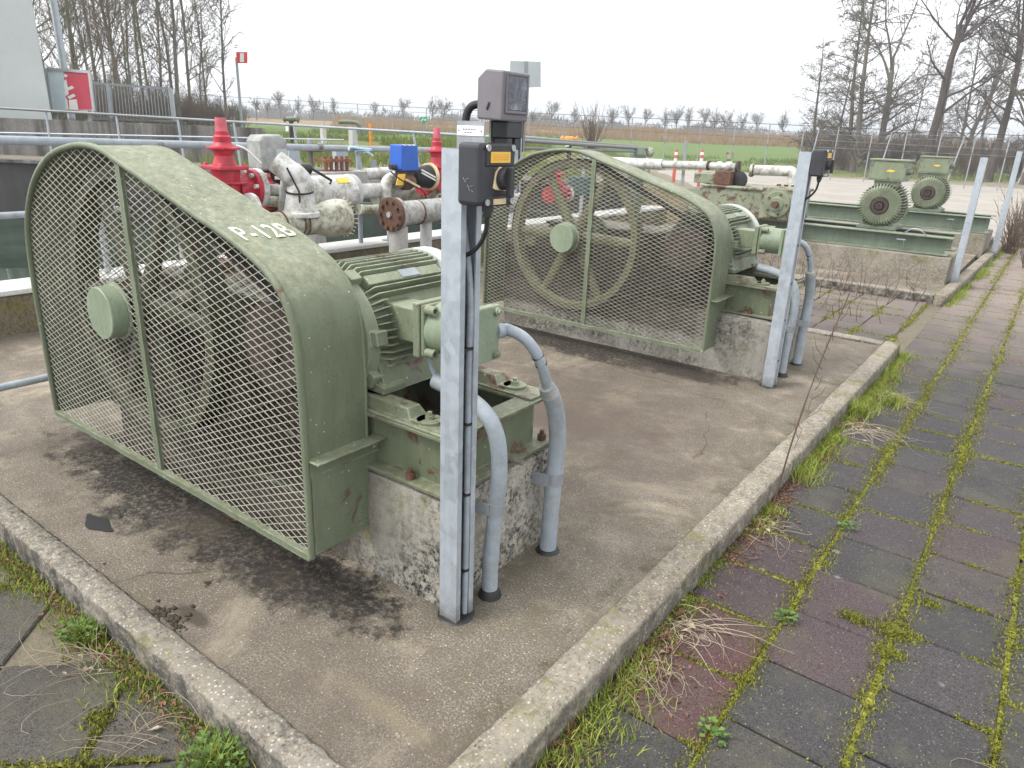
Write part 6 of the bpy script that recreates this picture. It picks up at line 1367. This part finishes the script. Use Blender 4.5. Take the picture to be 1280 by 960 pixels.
# reeds on the bank, rough grass in the field
g = random.Random(78); mb = MB()
for k in range(16000):
    d = g.uniform(84, 108); a = g.uniform(-.25, .62); s_ = a*d; P = SD*s_+FW*d; z = terr(s_, d); h = g.uniform(.35, .8)*(1.0+.8*noise.noise(Vector((s_*.15, d*.15, 5)))); w = g.uniform(.05, .12); q = g.gauss(0, .25)
    mb.add([(P.x-SD.x*w, P.y-SD.y*w, z-.1), (P.x+SD.x*w, P.y+SD.y*w, z-.1), (P.x+q, P.y+q*.5, z+h)], [(0, 1, 2)])
tag(mb.build('reeds', 'reed'), 'tan dry reeds on the bank at the end of the field', 'reeds', kind='stuff')
mb = MB()
for k in range(26000):
    if k % 2: d = g.uniform(15, 30); s_ = g.uniform(-14, 1.5)
    else: d = g.uniform(42.5, 60)+abs(g.gauss(0, 1)); s_ = g.uniform(-14, 34)
    if noise.noise(Vector((s_*.25, d*.25, 8))) < -.05+(.15 if d < 19 else 0): continue
    P = SD*s_+FW*d; z = terr(s_, d); h = g.uniform(.08, .30); w = h*.12; q = g.gauss(0, .08)
    mb.add([(P.x-SD.x*w, P.y-SD.y*w, z-.02), (P.x+SD.x*w, P.y+SD.y*w, z-.02), (P.x+q, P.y+q, z+h)], [(0, 1, 2)])
tag(mb.build('rough_grass', 'field_grass'), 'rough green and yellow grass tufts in the field', 'grass', kind='stuff')
# dry weed stems on the far pads
g = random.Random(79)
mb = MB()
for k in range(150):
    x, y = (g.uniform(-4.5, -1), g.uniform(9.1, 9.9)) if k % 3 else (g.uniform(-4.2, -1.0), g.uniform(7.2, 9.3)); h = g.uniform(.12, .5); pts = [Vector((x, y, PZ)), Vector((x+g.gauss(0, .05), y+g.gauss(0, .05), PZ+h*.6)), Vector((x+g.gauss(0, .1), y+g.gauss(0, .1), PZ+h))]; mb.tube(pts, [.004, .003, .0015], 3, False)
tag(mb.build('dry_weeds', 'stalk_brown'), 'thin dry weed stems standing along the second pad edge', 'weeds', kind='stuff')
for i, (x, y, s) in enumerate(((-.55, 15.4, .28), (-.2, 13.6, .2), (-.50, 16.6, .33))):
    o = copy_tree(protos[('broom', 50, 'bark_brown')][0]); o.location = (x, y, PZ); o.scale = (s, s, s); o['label'] = ('leggy dry bush beside the farthest post', 'small dry bush on the far path below the farthest post', 'dry bush behind the farthest post at the path edge')[i]; o['group'] = 'dry bushes by the far posts'

# ------------------------------------------------------------------ air, sky, sun, camera
n = bpy.data.materials.new('haze_air'); n.use_nodes = True; t = n.node_tree; t.nodes.remove(t.nodes['Principled BSDF'])
pv = t.nodes.new('ShaderNodeVolumePrincipled'); pv.inputs['Color'].default_value = (.86, .9, .95, 1); pv.inputs['Density'].default_value = HAZE; pv.inputs['Anisotropy'].default_value = .2
t.links.new(pv.outputs[0], t.nodes['Material Output'].inputs['Volume']); M['haze'] = n
if HAZE > 0:
    mb = MB(); mb.box(-1400, 1400, -60, 1600, -3, 40); hz = mb.build('haze', 'haze'); tag(hz, kind='stuff')
w = bpy.data.worlds.new('World'); bpy.context.scene.world = w; w.use_nodes = True; t = w.node_tree
sky = t.nodes.new('ShaderNodeTexSky'); sky.sky_type = 'NISHITA'; sky.sun_disc = False; sky.sun_elevation = R_(48); sky.air_density = 1.0; sky.dust_density = 4.0; sky.ozone_density = 1.0
hsv = t.nodes.new('ShaderNodeHueSaturation'); hsv.inputs['Saturation'].default_value = .12
mx = t.nodes.new('ShaderNodeMix'); mx.data_type = 'RGBA'; mx.inputs[0].default_value = .65; mx.inputs[7].default_value = (SKYV, SKYV*1.01, SKYV*1.03, 1)
t.links.new(sky.outputs[0], hsv.inputs['Color']); t.links.new(hsv.outputs[0], mx.inputs[6]); t.links.new(mx.outputs[2], t.nodes['Background'].inputs[0]); t.nodes['Background'].inputs[1].default_value = .12
sl = bpy.data.lights.new('sun', 'SUN'); sl.energy = 1.5; sl.angle = R_(18); sl.color = (1, .97, .92)
so = bpy.data.objects.new('sun', sl); C.objects.link(so)
dirv = Vector((.42, .55, -.85)).normalized(); so.rotation_euler = dirv.to_track_quat('-Z', 'Y').to_euler(); so.location = (-5, -6, 12)
sky.sun_rotation = math.atan2(-dirv.x, -dirv.y); sky.sun_elevation = math.asin(-dirv.z)
cam = bpy.data.cameras.new('camera'); co = bpy.data.objects.new('camera', cam); C.objects.link(co)
cam.sensor_width = 36; cam.lens = 890/1280*36; cam.clip_end = 5000; cam.clip_start = .05
m = Matrix([[RM[i][0], -RM[i][1], -RM[i][2], (0, 0, CAMH)[i]] for i in range(3)]+[[0, 0, 0, 1]]); co.matrix_world = m
sc = bpy.context.scene; sc.camera = co
sc.view_settings.view_transform = 'Standard'; sc.view_settings.look = 'None'; sc.view_settings.gamma = 1; sc.view_settings.use_curve_mapping = False; sc.view_settings.exposure = EXPO
